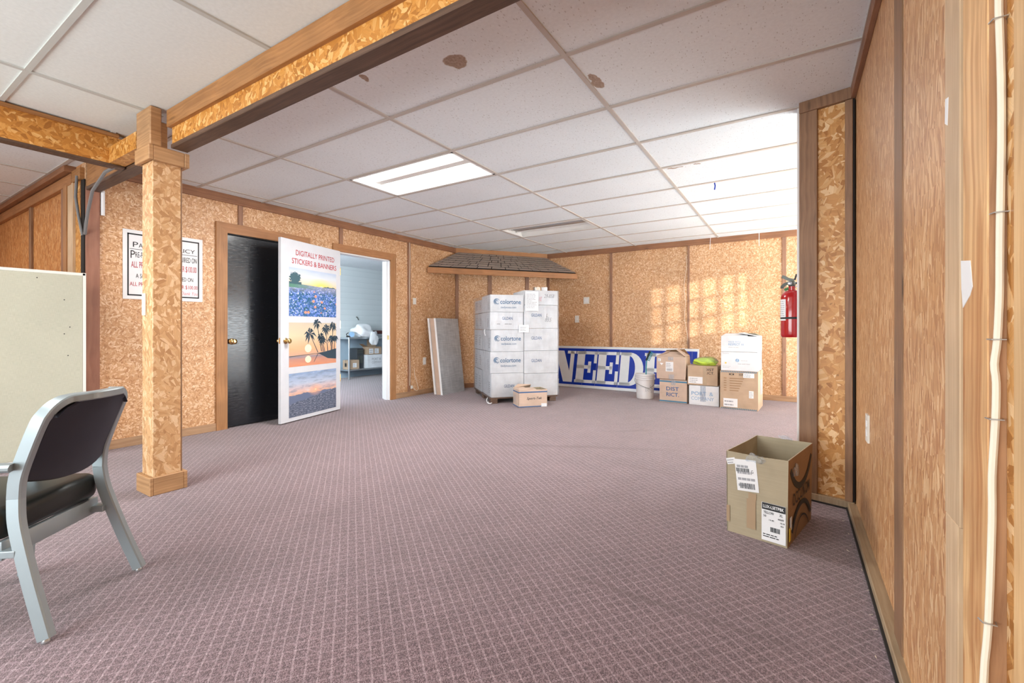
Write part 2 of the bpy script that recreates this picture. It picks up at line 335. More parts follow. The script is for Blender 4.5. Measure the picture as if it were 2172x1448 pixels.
# posters ---------------------------------------------------------------------
def poster1():
    m, nt, b = newmat('print_flower_field'); uv = uvvec(nt, False); s = N(nt, 'ShaderNodeSeparateXYZ'); LK(nt, uv, s.inputs[0])
    x, y = s.outputs[0], s.outputs[1]
    sky = ramp(nt, y, [(.66, (.80, .55, .22)), (.74, (.78, .68, .48)), (.86, (.62, .70, .78)), (1.0, (.36, .50, .72))])
    cl = noise(nt, scaled(nt, uv, (2, 6, 1)), 2.0, 4.0); sky = mix(nt, M_(nt, 'MULTIPLY', cl, .6), sky, (.80, .84, .88))
    dx = M_(nt, 'SUBTRACT', x, .66); dy = M_(nt, 'MULTIPLY', M_(nt, 'SUBTRACT', y, .655), 1.6)
    d = M_(nt, 'SQRT', M_(nt, 'ADD', M_(nt, 'MULTIPLY', dx, dx), M_(nt, 'MULTIPLY', dy, dy)))
    sky = mix(nt, ramp(nt, d, [(.0, 1.0), (.32, 0.0)]), sky, (1.0, .72, .10))
    sky = mix(nt, ramp(nt, d, [(.0, 1.0), (.06, 0.0)]), sky, (1.0, .98, .80))
    px = VM(nt, 'MULTIPLY', uv, (1, 1.0, 1))
    f1 = voro(nt, px, 46.0); fs = N(nt, 'ShaderNodeSeparateColor'); LK(nt, f1, fs.inputs[0])
    fl = ramp(nt, fs.outputs[0], [(.0, (.015, .10, .12)), (.3, (.03, .13, .34)), (.6, (.10, .20, .60)), (.85, (.27, .38, .78)), (1.0, (.62, .70, .92))])
    dp = noise(nt, uv, 5.0, 3.0); fl = mix(nt, ramp(nt, dp, [(.5, 0.0), (.72, .75)]), fl, (.012, .10, .11))
    o1 = voro(nt, px, 9.0, 'Distance'); oc = N(nt, 'ShaderNodeSeparateColor'); LK(nt, voro(nt, px, 9.0), oc.inputs[0])
    om = M_(nt, 'MULTIPLY', ramp(nt, o1, [(.22, 1.0), (.30, 0.0)]), M_(nt, 'GREATER_THAN', oc.outputs[1], .66))
    fl = mix(nt, om, fl, (.86, .33, .20))
    hz = ramp(nt, y, [(.48, 0.0), (.64, .65)]); fl = mix(nt, hz, fl, (.42, .42, .52))
    gr = M_(nt, 'MULTIPLY', ramp(nt, y, [(.585, 0.0), (.60, 1.0)]), ramp(nt, x, [(.1, 1.0), (.62, 0.0)])); fl = mix(nt, gr, fl, (.10, .26, .20))
    hor = M_(nt, 'ADD', .655, M_(nt, 'MULTIPLY', ramp(nt, x, [(.0, 1.0), (.7, 0.0)]), .03))
    col = mix(nt, M_(nt, 'GREATER_THAN', y, hor), fl, sky)
    tn = noise(nt, uv, 26.0, 3.0); tx = M_(nt, 'SUBTRACT', x, .11); ty = M_(nt, 'MULTIPLY', M_(nt, 'SUBTRACT', y, .80), 1.0)
    td = M_(nt, 'SQRT', M_(nt, 'ADD', M_(nt, 'MULTIPLY', tx, tx), M_(nt, 'MULTIPLY', ty, ty)))
    tm = M_(nt, 'LESS_THAN', M_(nt, 'ADD', M_(nt, 'MULTIPLY', td, 4.5), M_(nt, 'MULTIPLY', tn, .75)), .86)
    hb = M_(nt, 'MULTIPLY', M_(nt, 'LESS_THAN', y, M_(nt, 'ADD', .685, M_(nt, 'MULTIPLY', tn, .05))), M_(nt, 'MULTIPLY', M_(nt, 'GREATER_THAN', y, .665), M_(nt, 'LESS_THAN', x, .24)))
    hc = M_(nt, 'MULTIPLY', M_(nt, 'LESS_THAN', y, M_(nt, 'ADD', .62, M_(nt, 'MULTIPLY', noise(nt, uv, 14.0, 2.0), .11))), M_(nt, 'MULTIPLY', M_(nt, 'GREATER_THAN', y, .655), M_(nt, 'GREATER_THAN', x, .70)))
    col = mix(nt, M_(nt, 'MAXIMUM', M_(nt, 'MAXIMUM', tm, hb), hc), col, (.055, .13, .16))
    LK(nt, col, b.inputs['Base Color']); b.inputs['Roughness'].default_value = .35; return m
def poster2():
    m, nt, b = newmat('print_palm_sunset'); uv = uvvec(nt, False); s = N(nt, 'ShaderNodeSeparateXYZ'); LK(nt, uv, s.inputs[0]); y = s.outputs[1]
    col = ramp(nt, y, [(.0, (.72, .24, .12)), (.16, (.52, .22, .18)), (.225, (.20, .20, .30)), (.245, (.62, .35, .26)), (.40, (.78, .42, .22)), (.70, (.74, .60, .41)), (1.0, (.58, .52, .42))])
    c = noise(nt, scaled(nt, uv, (2, 7, 1)), 2.0, 4.0); col = mix(nt, M_(nt, 'MULTIPLY', c, .35), col, (.80, .62, .40))
    LK(nt, col, b.inputs['Base Color']); b.inputs['Roughness'].default_value = .35; return m
def poster3():
    m, nt, b = newmat('print_mountain_dusk'); uv = uvvec(nt, False); s = N(nt, 'ShaderNodeSeparateXYZ'); LK(nt, uv, s.inputs[0]); x, y = s.outputs[0], s.outputs[1]
    sky = ramp(nt, y, [(.50, (.80, .47, .32)), (.60, (.72, .52, .50)), (.75, (.50, .58, .72)), (1.0, (.26, .38, .60))])
    c = noise(nt, scaled(nt, uv, (2.0, 6.0, 1)), 2.2, 5.0, .6); sky = mix(nt, ramp(nt, c, [(.50, 0.0), (.66, .8)]), sky, (.22, .27, .38))
    sky = mix(nt, ramp(nt, c, [(.28, .7), (.42, 0.0)]), sky, (.74, .78, .84))
    r1 = M_(nt, 'ADD', .50, M_(nt, 'MULTIPLY', M_(nt, 'SUBTRACT', noise(nt, scaled(nt, uv, (1, 0, 1)), 5.0, 4.0), .5), .16))
    r2 = M_(nt, 'ADD', M_(nt, 'MULTIPLY_ADD', x, .20, .30), M_(nt, 'MULTIPLY', M_(nt, 'SUBTRACT', noise(nt, scaled(nt, uv, (1, 0, 1)), 9.0, 4.0), .5), .12))
    col = mix(nt, M_(nt, 'GREATER_THAN', y, r1), (.15, .19, .30), sky)
    fg = ramp(nt, noise(nt, scaled(nt, uv, (14, 30, 1)), 1.6, 5.0, .7), [(.34, (.03, .045, .085)), (.52, (.13, .16, .23)), (.70, (.46, .46, .55))])
    col = mix(nt, M_(nt, 'GREATER_THAN', y, r2), fg, col)
    dx = M_(nt, 'SUBTRACT', x, .53); dy = M_(nt, 'SUBTRACT', y, .555); d = M_(nt, 'SQRT', M_(nt, 'ADD', M_(nt, 'MULTIPLY', dx, dx), M_(nt, 'MULTIPLY', dy, dy)))
    col = mix(nt, ramp(nt, d, [(.0, .9), (.16, 0.0)]), col, (.95, .50, .30)); col = mix(nt, M_(nt, 'LESS_THAN', d, .020), col, (1.0, .70, .45))
    LK(nt, col, b.inputs['Base Color']); b.inputs['Roughness'].default_value = .35; return m
MAT['p1'], MAT['p2'], MAT['p3'] = poster1(), poster2(), poster3()
MAT['palm'] = plain('print_palm_silhouette', (.030, .060, .090), .35)
MAT['sunprint'] = plain('print_sun_disc', (.95, .86, .62), .35)

# ------------------------------------------------------------------ mesh helpers
class MB:
    def __init__(s): s.bm = bmesh.new(); s.uvfit = None
    def _mi(s, faces, mi):
        for f in faces: f.material_index = mi
    def box(s, x0, y0, z0, x1, y1, z1, bev=0.0, mi=0, seg=2, mat=None):
        r = bmesh.ops.create_cube(s.bm, size=1.0); vs = r['verts']
        for v in vs:
            v.co = Vector((x0 + (v.co.x + .5) * (x1 - x0), y0 + (v.co.y + .5) * (y1 - y0), z0 + (v.co.z + .5) * (z1 - z0)))
        fs = {f for v in vs for f in v.link_faces}
        if bev:
            r2 = bmesh.ops.bevel(s.bm, geom=list({e for v in vs for e in v.link_edges}), offset=bev, segments=seg, affect='EDGES', profile=.5)
            vs = list({v for f in r2['faces'] for v in f.verts} | {v for v in vs if v.is_valid})
            fs = {f for v in vs for f in v.link_faces}
        s._mi(fs, mi)
        if mat is not None:
            for v in vs: v.co = mat @ v.co
        return vs
    def poly(s, pts, t=(0, 0, 0), mi=0):
        """closed outline of 3-D points, extruded by the vector t"""
        a = [s.bm.verts.new(p) for p in pts]; t = Vector(t)
        f = [s.bm.faces.new(a)]
        if t.length > 0:
            b = [s.bm.verts.new(Vector(p) + t) for p in pts]
            f.append(s.bm.faces.new(list(reversed(b))))
            n = len(a)
            for i in range(n): f.append(s.bm.faces.new((a[(i + 1) % n], a[i], b[i], b[(i + 1) % n])))
        s._mi(f, mi); return a
    def fpoly(s, fr, pts, t=.0006, mi=0):
        o, ux, uy = (Vector(q) for q in fr); n = ux.cross(uy)
        s.poly([o + ux * p[0] + uy * p[1] for p in pts], n * t, mi)
    def plate(s, fr, x0, y0, x1, y1, t=.0006, mi=0): s.fpoly(fr, [(x0, y0), (x1, y0), (x1, y1), (x0, y1)], t, mi)
    def rings(s, rings, closed=True, caps=True, mi=0):
        V = [[s.bm.verts.new(p) for p in r] for r in rings]; fs = []
        n = len(V[0])
        for i in range(len(V) - 1):
            for j in range(n if closed else n - 1):
                k = (j + 1) % n
                fs.append(s.bm.faces.new((V[i][j], V[i][k], V[i + 1][k], V[i + 1][j])))
        if caps and closed:
            fs.append(s.bm.faces.new(list(reversed(V[0])))); fs.append(s.bm.faces.new(V[-1]))
        s._mi(fs, mi); return V
    def tube(s, pts, r, n=8, mi=0, up=(0, 0, 1)):
        s.sweep(pts, [(r * math.cos(2 * math.pi * i / n), r * math.sin(2 * math.pi * i / n)) for i in range(n)], up, mi)
    def sweep(s, pts, prof, up=(0, 0, 1), mi=0):
        P = [Vector(p) for p in pts]; rs = []; a = None
        for i, p in enumerate(P):
            d = (P[min(i + 1, len(P) - 1)] - P[max(i - 1, 0)]).normalized()
            if a is None:
                a = Vector(up).cross(d)
                if a.length < .2: a = Vector((1, .3, 0)).cross(d)
            else: a = a - d * a.dot(d)
            a.normalize(); b = d.cross(a)
            rs.append([p + a * q[0] + b * q[1] for q in prof])
        s.rings(rs, True, True, mi)
    def lathe(s, prof, n=24, c=(0, 0, 0), mi=0, axis='z'):
        rs = []
        for r, z in prof:
            ring = []
            for i in range(n):
                a = 2 * math.pi * i / n
                q = (r * math.cos(a), r * math.sin(a), z)
                if axis == 'x': q = (z, r * math.cos(a), r * math.sin(a))
                if axis == 'y': q = (r * math.sin(a), z, r * math.cos(a))
                ring.append(Vector(c) + Vector(q))
            rs.append(ring)
        s.rings(rs, True, True, mi)
    def done(s, name, mats, parent=None, smooth=False, loc=None, kind=None, fit=False, rot=None):
        bm = s.bm
        bmesh.ops.recalc_face_normals(bm, faces=bm.faces[:])
        uvl = bm.loops.layers.uv.new('UVMap')
        if fit:
            xs = [v.co for v in bm.verts]
            mn = Vector([min(v[i] for v in xs) for i in range(3)]); mx = Vector([max(v[i] for v in xs) for i in range(3)])
        for f in bm.faces:
            n = f.normal; ax = max(range(3), key=lambda i: abs(n[i]))
            iu, iv = ((1, 2), (0, 2), (0, 1))[ax]
            for l in f.loops:
                c = l.vert.co
                if fit: l[uvl].uv = ((c[iu] - mn[iu]) / max(1e-6, mx[iu] - mn[iu]), (c[iv] - mn[iv]) / max(1e-6, mx[iv] - mn[iv]))
                else: l[uvl].uv = (c[iu], c[iv])
            f.smooth = smooth
        me = bpy.data.meshes.new(name); bm.to_mesh(me); bm.free()
        for m in (mats if isinstance(mats, (list, tuple)) else [mats]): me.materials.append(MAT[m] if isinstance(m, str) else m)
        o = bpy.data.objects.new(name, me); COL.objects.link(o)
        if parent is not None: o.parent = parent
        if loc is not None: o.location = loc
        if rot is not None: o.rotation_euler = rot
        if kind: o['kind'] = kind
        if smooth:
            try: me.set_sharp_from_angle(angle=R(38))
            except Exception: pass
        return o

def smooth_pts(P, n=5):
    out = []
    for i in range(len(P) - 1):
        p0 = Vector(P[max(i - 1, 0)]); p1 = Vector(P[i]); p2 = Vector(P[i + 1]); p3 = Vector(P[min(i + 2, len(P) - 1)])
        for k in range(n):
            t = k / n; out.append(.5 * ((2 * p1) + (p2 - p0) * t + (2 * p0 - 5 * p1 + 4 * p2 - p3) * t * t + (3 * p1 - p0 - 3 * p2 + p3) * t ** 3))
    out.append(Vector(P[-1])); return out

def tag(o, label, cat, group=None, kind=None):
    o['label'] = label; o['category'] = cat
    if group: o['group'] = group
    if kind: o['kind'] = kind
    return o
def thing(name, label, cat, loc=(0, 0, 0), rotz=0.0, group=None, rot=None):
    o = bpy.data.objects.new(name, None); COL.objects.link(o); o.location = loc
    o.rotation_euler = rot if rot else (0, 0, rotz); o.empty_display_size = .1
    return tag(o, label, cat, group)
def struct(name, mb, mats, parent=None, **k): return mb.done(name, mats, parent, kind='structure', **k)
NT = [0]
def trim(x0, y0, z0, x1, y1, z1, mat, bev=.002, mat4=None):
    NT[0] += 1
    b = MB(); b.box(x0, y0, z0, x1, y1, z1, bev, mat=mat4, seg=1)
    return struct('trim_%d' % NT[0], b, mat)

FONT_CACHE = {}
def text_mesh(body, shear=0.0, bold=0.0, spacing=1.0):
    key = (body, shear, bold, spacing)
    if key in FONT_CACHE: return FONT_CACHE[key]
    cu = bpy.data.curves.new('lettering_curve', 'FONT'); cu.body = body; cu.shear = shear; cu.offset = bold
    cu.resolution_u = 3; cu.space_character = spacing; cu.fill_mode = 'BOTH'
    ob = bpy.data.objects.new('lettering_tmp', cu); COL.objects.link(ob)
    bpy.context.view_layer.update()
    dg = bpy.context.evaluated_depsgraph_get(); me = ob.evaluated_get(dg).to_mesh()
    V = [tuple(v.co) for v in me.vertices]; F = [tuple(p.vertices) for p in me.polygons]
    ob.evaluated_get(dg).to_mesh_clear()
    bpy.data.objects.remove(ob); bpy.data.curves.remove(cu)
    FONT_CACHE[key] = (V, F); return V, F
def put_text(mb, fr, body, x, y, w, h, mi=0, shear=0.0, bold=0.0, spacing=1.0, lift=.0009, align='L'):
    """letters scaled into the rectangle w x h whose lower left corner is (x, y) on the face frame fr"""
    V, F = text_mesh(body, shear, bold, spacing)
    x0 = min(v[0] for v in V); x1 = max(v[0] for v in V); y0 = min(v[1] for v in V); y1 = max(v[1] for v in V)
    if w is None: w = (x1 - x0) * h / (y1 - y0)
    if align == 'C': x -= w / 2
    if align == 'R': x -= w
    sx = w / (x1 - x0); sy = h / (y1 - y0)
    o, ux, uy = (Vector(q) for q in fr); n = ux.cross(uy) * lift
    vs = [mb.bm.verts.new(o + ux * (x + (v[0] - x0) * sx) + uy * (y + (v[1] - y0) * sy) + n) for v in V]
    for f in F:
        try: mb.bm.faces.new([vs[i] for i in f]).material_index = mi
        except ValueError: pass
def lettering(parent, fr, items, mats, name='lettering'):
    for it in items:
        b = MB(); put_text(b, fr, **it); o = b.done(name, mats, parent)
    return o
def bars(mb, fr, x, y, w, h, n, mi=0, rnd=None):
    rnd = rnd or random.Random(3); t = x
    while t < x + w:
        bw = rnd.choice((.0012, .002, .003)) * (w / .08 if w < .08 else 1)
        mb.plate(fr, t, y, min(t + bw, x + w), y + h, .0008, mi); t += bw + rnd.choice((.0012, .002, .0026)) * (w / .08 if w < .08 else 1)
def textlines(mb, fr, x, y, w, h, n, mi=0, seed=1):
    r = random.Random(seed)
    for i in range(n):
        yy = y + h - (i + .8) * h / n; t = x
        end = x + w * r.uniform(.55, 1.0)
        while t < end:
            L = r.uniform(.10, .30) * w; e = min(t + L, end)
            mb.plate(fr, t, yy, e, yy + h / n * .38, .0008, mi); t = e + w * .035

CZ = 2.333
# ================================================================== SETTING
b = MB(); b.box(-8.2, -3.2, -.06, 3.2, 8.9, 0); struct('floor', b, 'carpet')

TR = .6096
Xf = [-4.95, -4.605, -3.386, -2.166, -.947, .272, 1.491, 3.1]; Yf = [1.20] + [1.978 + TR * j for j in range(-1, 9)] + [7.34]
FIX = {(2, 2), (2, 6)}     # (x cell, y cell) of the two light troffers in the far bay
b = MB(); g = MB()
for i in range(len(Xf) - 1):
    for j in range(len(Yf) - 1):
        if i == 2 and j in (3, 7): continue
        b.box(Xf[i], Yf[j], CZ, Xf[i + 1], Yf[j + 1], CZ + .02)
ceil_ = struct('ceiling', b, 'tile')
for x in Xf[1:7]: g.box(x - .0125, 1.25, CZ - .008, x + .0125, 7.30, CZ + .001)
for y in Yf[1:-1]: g.box(-4.85, y - .0125, CZ - .007, 3.05, y + .0125, CZ + .001)
struct('grid', g, 'tee', ceil_)
b = MB(); g = MB()
Xn = [-3.92, -3.345, -2.110, -.88, .30]; Yn = [-2.9, -1.827, -1.217, -.607, .002, .612, 1.20]
for i in range(len(Xn) - 1):
    for j in range(len(Yn) - 1):
        if i == 1 and j == 3: continue
        b.box(Xn[i], Yn[j], CZ, Xn[i + 1], Yn[j + 1], CZ + .02)
c2 = struct('ceiling_near', b, 'tile_near')
for x in Xn[1:4]: g.box(x - .0125, -2.9, CZ - .008, x + .0125, 1.20, CZ + .001)
for y in Yn[1:-1]: g.box(-3.92, y - .0125, CZ - .007, .3, y + .0125, CZ + .001)
struct('grid', g, 'tee_w', c2)
b = MB(); b.box(-8.2, -2.9, CZ, -3.92, 1.30, CZ + .02); c3 = struct('ceiling_side', b, 'tile')
g = MB()
for x in (-4.78, -5.42, -6.07, -6.7): g.box(x - .012, -2.9, CZ - .008, x + .012, 1.2, CZ + .001)
for y in (.0, 1.12): g.box(-8.0, y - .012, CZ - .007, -3.9, y + .012, CZ + .001)
struct('grid', g, 'tee', c3)

XL, YB = -4.784, 7.17
D1 = (2.245, 3.045, 1.948); D2 = (3.545, 4.372, 1.950)
b = MB()
for y0, y1, z0, z1 in ((1.20, D1[0], 0, 2.4), (D1[0], D1[1], D1[2], 2.4), (D1[1], D2[0], 0, 2.4), (D2[0], D2[1], D2[2], 2.4), (D2[1], 5.90, 0, 2.4)):
    b.box(XL - .10, y0, z0, XL, y1, z1)
struct('wall_left', b, 'osb')
CA, CB = Vector((XL, 5.80, 0)), Vector((-3.78, YB, 0)); cd = (CB - CA).normalized(); cn = Vector((cd.y, -cd.x, 0))
b = MB(); b.poly([CA, CB, CB - cn * .1, CA - cn * .1], (0, 0, 2.4)); struct('wall_corner', b, 'osb')
# corner wall needs its own flat mapping along its length
def remap(o, d):
    me = o.data; uv = me.uv_layers[0].data
    for p in me.polygons:
        for li in p.loop_indices:
            c = me.vertices[me.loops[li].vertex_index].co; uv[li].uv = (c.x * d.x + c.y * d.y, c.z)
remap(bpy.data.objects['wall_corner'], cd)
b = MB(); b.box(-3.95, YB, 0, 3.1, YB + .1, 2.4); struct('wall_back', b, 'osb')
XW = 3.0; holes = ((3.46, 4.08, 1.86, 2.30), (4.30, 7.0, .30, 1.62))  # unseen bay windows, openings shaped to steer the spots outside
b = MB(); b.box(XW, 3.1, 0, XW + .1, 3.46, 2.4); b.box(XW, 4.08, 0, XW + .1, 4.30, 2.4); b.box(XW, 7.0, 0, XW + .1, YB + .1, 2.4)
for y0, y1, z0, z1 in holes: b.box(XW, y0, 0, XW + .1, y1, z0); b.box(XW, y0, z1, XW + .1, y1, 2.4)
struct('wall_bay', b, 'osb')
for k, (y0, y1, z0, z1) in enumerate(holes):
    b = MB(); n, m, t = ((6, 3, .009), (4, 2, .02))[k]
    for i in range(n + 1): y = y0 + (y1 - y0) * i / n; b.box(XW + .04, y - t, z0, XW + .06, y + t, z1)
    for i in range(m + 1): z = z0 + (z1 - z0) * i / m; b.box(XW + .04, y0, z - t, XW + .06, y1, z + t)
    struct('window_%d' % (k + 1), b, 'white_paint')
b = MB(); b.box(.16, 3.26, 0, 3.0, YB - .01, .004); struct('floor_bay_bounce', b, 'bay_bounce')  # added out of view to throw light up at the ceiling
XR = .285
b = MB(); b.box(XR, 1.70, 0, XR + .1, 3.2, 2.4); b.box(XR - .017, 1.275, 0, XR + .1, 1.7115, 2.4); b.box(XR, -2.9, 0, XR + .1, 1.275, 2.4); struct('wall_right', b, 'osb_streak')
WC, WE = Vector((XR, 3.10, 0)), Vector((.0275, 3.167, 0)); wd = (WE - WC).normalized()
b = MB(); b.poly([WE, WC, Vector((.6, 3.1, 0)), Vector((3.1, 3.1, 0)), Vector((3.1, 3.25, 0)), Vector((.055, 3.25, 0)), Vector((.052, 3.185, 0))], (0, 0, 2.4))
o = struct('wall_wing', b, 'osb_big'); remap(o, wd)
b = MB(); b.box(-8.2, 1.20, 0, XL - .10, 1.30, 2.4); struct('wall_side', b, 'osb_orange')
b = MB(); b.box(-8.3, -3.0, 0, -8.2, 1.3, 2.4); struct('wall_far_side', b, 'osb_orange')
b = MB()
for x0, x1, z0, z1 in ((-8.2, -4.2, 0, 2.4), (-4.2, -.3, 0, .12), (-4.2, -.3, 2.15, 2.4), (-.3, .4, 0, 2.4)): b.box(x0, -3.0, z0, x1, -2.9, z1)
struct('wall_front', b, 'osb')
b = MB()
for i in range(5): x = -4.2 + 3.9 * i / 4; b.box(x - .025, -2.97, .12, x + .025, -2.93, 2.15)
for z in (.12, 2.15): b.box(-4.2, -2.97, z - .025, -.3, -2.93, z + .025)
struct('window_3', b, 'white_paint')

# storage room behind the open door
b = MB(); b.box(-7.8, 2.0, 0, -7.7, 8.9, .80, mi=1); b.box(-7.8, 2.0, .80, -7.7, 8.9, 2.4, mi=0); struct('wall_storage', b, ['siding', 'siding_low'])
b = MB(); b.box(-7.8, 1.9, 0, -4.884, 2.0, 2.4); b.box(-7.8, 8.8, 0, -3.9, 8.9, 2.4); struct('wall_storage_ends', b, 'white_paint')
b = MB(); b.box(-4.96, 2.0, 0, -4.889, D2[0] - .02, 2.4); b.box(-4.96, D2[1] + .02, 0, -4.889, 8.9, 2.4); b.box(-4.96, D2[0] - .02, 1.96, -4.889, D2[1] + .02, 2.4); struct('wall_storage_inner', b, 'white_paint')
b = MB(); b.box(-7.8, 1.9, 2.25, -4.89, 8.9, 2.30); cst = struct('ceiling_storage', b, 'tile')
b = MB(); b.box(-7.70, 2.0, 0, -7.685, 8.8, .10); struct('baseboard_storage', b, 'siding_low')

# ---- trims on the walls
bt = .085
trim(XL, 1.28, CZ - bt, XL + .022, 5.81, CZ, 'trim_h')
NT[0] += 1; bb = MB(); bb.poly([CA, CB, CB + cn * .022, CA + cn * .022], (0, 0, 0.085)); struct('trim_%d' % NT[0], bb, 'casing_h', loc=(0, 0, CZ - .085))
trim(-3.79, YB - .022, CZ - bt, 3.0, YB, CZ, 'trim_h')
trim(XL, 1.196, 0, XL + .020, 1.280, CZ - .20, 'redpost')
for y0, y1, z0 in ((2.352, 2.396, D1[2] + .10), (3.543, 3.594, D2[2] + .09), (4.706, 4.760, .07)):
    trim(XL, y0, z0, XL + .016, y1, CZ - bt, 'trim_v')
for x0, x1 in ((-2.60, -2.556), (-1.372, -1.345), (-.145, -.097), (-3.775, -3.73)): trim(x0, YB - .016, .07, x1, YB, CZ - bt, 'trim_v')
def corner_batten(t0, t1, z0=.07):
    NT[0] += 1; q = MB(); a = CA + (CB - CA) * t0; c = CA + (CB - CA) * t1
    q.poly([a, c, c + cn * .016, a + cn * .016], (0, 0, CZ - bt - z0)); struct('trim_%d' % NT[0], q, 'trim_v', loc=(0, 0, z0))
corner_batten(.0, .03); corner_batten(.335, .375); corner_batten(.745, .785)
# baseboards
bz = .075
b = MB()
for y0, y1 in ((1.28, D1[0] - .10), (D1[1] + .10, D2[0] - .10), (D2[1] + .03, 5.80)): b.box(XL, y0, 0, XL + .016, y1, bz, .002, seg=1)
struct('baseboard_left', b, 'base')
b = MB(); b.poly([CA, CB, CB + cn * .016, CA + cn * .016], (0, 0, bz)); struct('baseboard_corner', b, 'trim_h')
b = MB(); b.box(-3.78, YB - .016, 0, 1.5, YB, bz, .002, seg=1); struct('baseboard_back', b, 'base')
b = MB(); b.box(.247, .6, .0, XR + .02, 3.09, .040, .003, seg=1); struct('baseboard_right', b, 'sill')
b = MB(); b.box(.240, .6, .0, .2475, 3.09, .012); struct('trim_gap', b, 'black_gap')
W4 = Matrix.Translation(WC) @ Matrix.Rotation(math.atan2(wd.y, wd.x), 4, 'Z')   # local x runs along the wing, local -y... faces the room at +y
wl = (WE - WC).length
def wtrim(x0, z0, x1, z1, t, mat, t0=0.0): return trim(x0, t0, z0, x1, t, z1, mat, mat4=W4)
wtrim(.0, .045, .009, CZ - .07, .026, 'black_gap'); wtrim(.009, .045, .044, CZ - .07, .030, 'batten_dk')  # black strip paints the shadow in the corner beside the batten
wtrim(wl - .090, .045, wl, CZ - .065, .022, 'batten_dk')
wtrim(0, CZ - .065, wl, CZ, .026, 'batten_dk')
wtrim(0, .0, wl, .045, .030, 'sill'); wtrim(.0, .0, wl - .05, .010, .033, 'black_gap')
trim(.012, 3.20, 0, .054, 3.29, 2.33, 'white_paint')
trim(.262, -1.0, CZ - .004, XR, 3.1, CZ + .002, 'plank_grey'); trim(.262, 1.2, CZ - .066, XR, 3.1, CZ - .004, 'trim_v'); 
# boards of the right-hand wall
trim(XR - .020, 1.715, .040, XR, 1.837, CZ - .066, 'batten_dk'); trim(XR - .012, 1.7112, .042, XR + .002, 1.7155, CZ - .066, 'black_gap', 0)
trim(XR - .019, 1.178, .62, XR + .01, 1.277, CZ, 'plank_grey'); trim(XR - .018, 1.195, .04, XR + .01, 1.277, .62, 'plank_grey')
trim(XR - .010, 1.13, .0, XR + .01, 1.20, CZ, 'darkbark')
trim(XR - .023, 1.016, .0, XR + .01, 1.141, CZ, 'stud')
trim(XR - .0215, 1.0125, .0, XR - .002, 1.0158, CZ, 'recess', .0005)
trim(XR - .0025, .978, .0, XR + .01, 1.0125, CZ, 'osb_big', .0005); trim(XR - .006, .30, .0, XR + .01, .975, CZ, 'pine')
# boards on the side wall
sy = 1.20
trim(-8.0, sy - .075, CZ - .055, -5.02, sy, CZ, 'trim_h'); trim(-8.0, sy - .035, CZ - .150, -5.02, sy, CZ - .062, 'casing_h'); trim(-5.02, sy - .03, CZ - .14, XL - .03, sy, CZ - .045, 'beamwood')
for x0, x1, t, m_ in ((-6.38, -6.31, .02, 'batten_dk'), (-5.30, -5.20, .03, 'trim_v'), (-5.20, -5.12, .04, 'casing_v'), (-5.12, -4.99, .03, 'plank_grey'), (-4.99, -4.86, .012, 'osb_beam')):
    trim(x0, sy - t, 0, x1, sy, CZ - .14, m_)
trim(-4.86, sy - .012, 0, XL - .002, sy - .002, CZ - .14, 'black_gap')

# ---- doors
def casing(D, mats=('casing_v', 'casing_h'), w=.10, right=True):
    y0, y1, z1 = D; t = .022; X0 = XL
    def pl(pts, m):
        NT[0] += 1; q = MB(); q.poly([(X0, p[0], p[1]) for p in pts], (t, 0, 0)); return struct('trim_%d' % NT[0], q, m)
    pl([(y0 - w, 0), (y0, 0), (y0, z1), (y0 - w, z1 + w)], mats[0])
    if right: pl([(y1, 0), (y1 + w, 0), (y1 + w, z1 + w), (y1, z1)], mats[0])
    pl([(y0, z1), (y1, z1), (y1 + w, z1 + w), (y0 - w, z1 + w)], mats[1])
casing(D1, w=.10); casing(D2, w=.095)
# black door leaf, closed, with its dark jamb
d1 = bpy.data.objects.new('door_1', None); COL.objects.link(d1); d1.location = (XL, D1[0], 0); d1['kind'] = 'structure'; d1['label'] = 'glossy black closed door with brass knob behind the white picture door'
b = MB(); b.box(-.045, .006, .012, -.010, D1[1] - D1[0] - .006, D1[2] - .012, .003); b.done('leaf', 'door_black', d1)
b = MB(); b.box(-.098, -.001, 0, .001, .005, D1[2]); b.box(-.098, -.001, D1[2] - .008, .001, D1[1] - D1[0], D1[2]); b.done('jamb', 'black', d1)
def knob(parent, c, ax, sgn=1):
    q = MB(); p = [(.030, 0), (.032, .004 * sgn), (.026, .010 * sgn), (.012, .014 * sgn), (.011, .028 * sgn), (.020, .034 * sgn), (.027, .044 * sgn), (.027, .054 * sgn), (.020, .062 * sgn), (.010, .064 * sgn)]
    q.lathe(p, 20, c, axis=ax); q.lathe([(.007, .0645 * sgn), (.007, .067 * sgn), (.002, .067 * sgn)], 10, c, axis=ax)
    return q.done('knob', 'brass', parent, smooth=True)
knob(d1, (-.010, .055, .867), 'x')
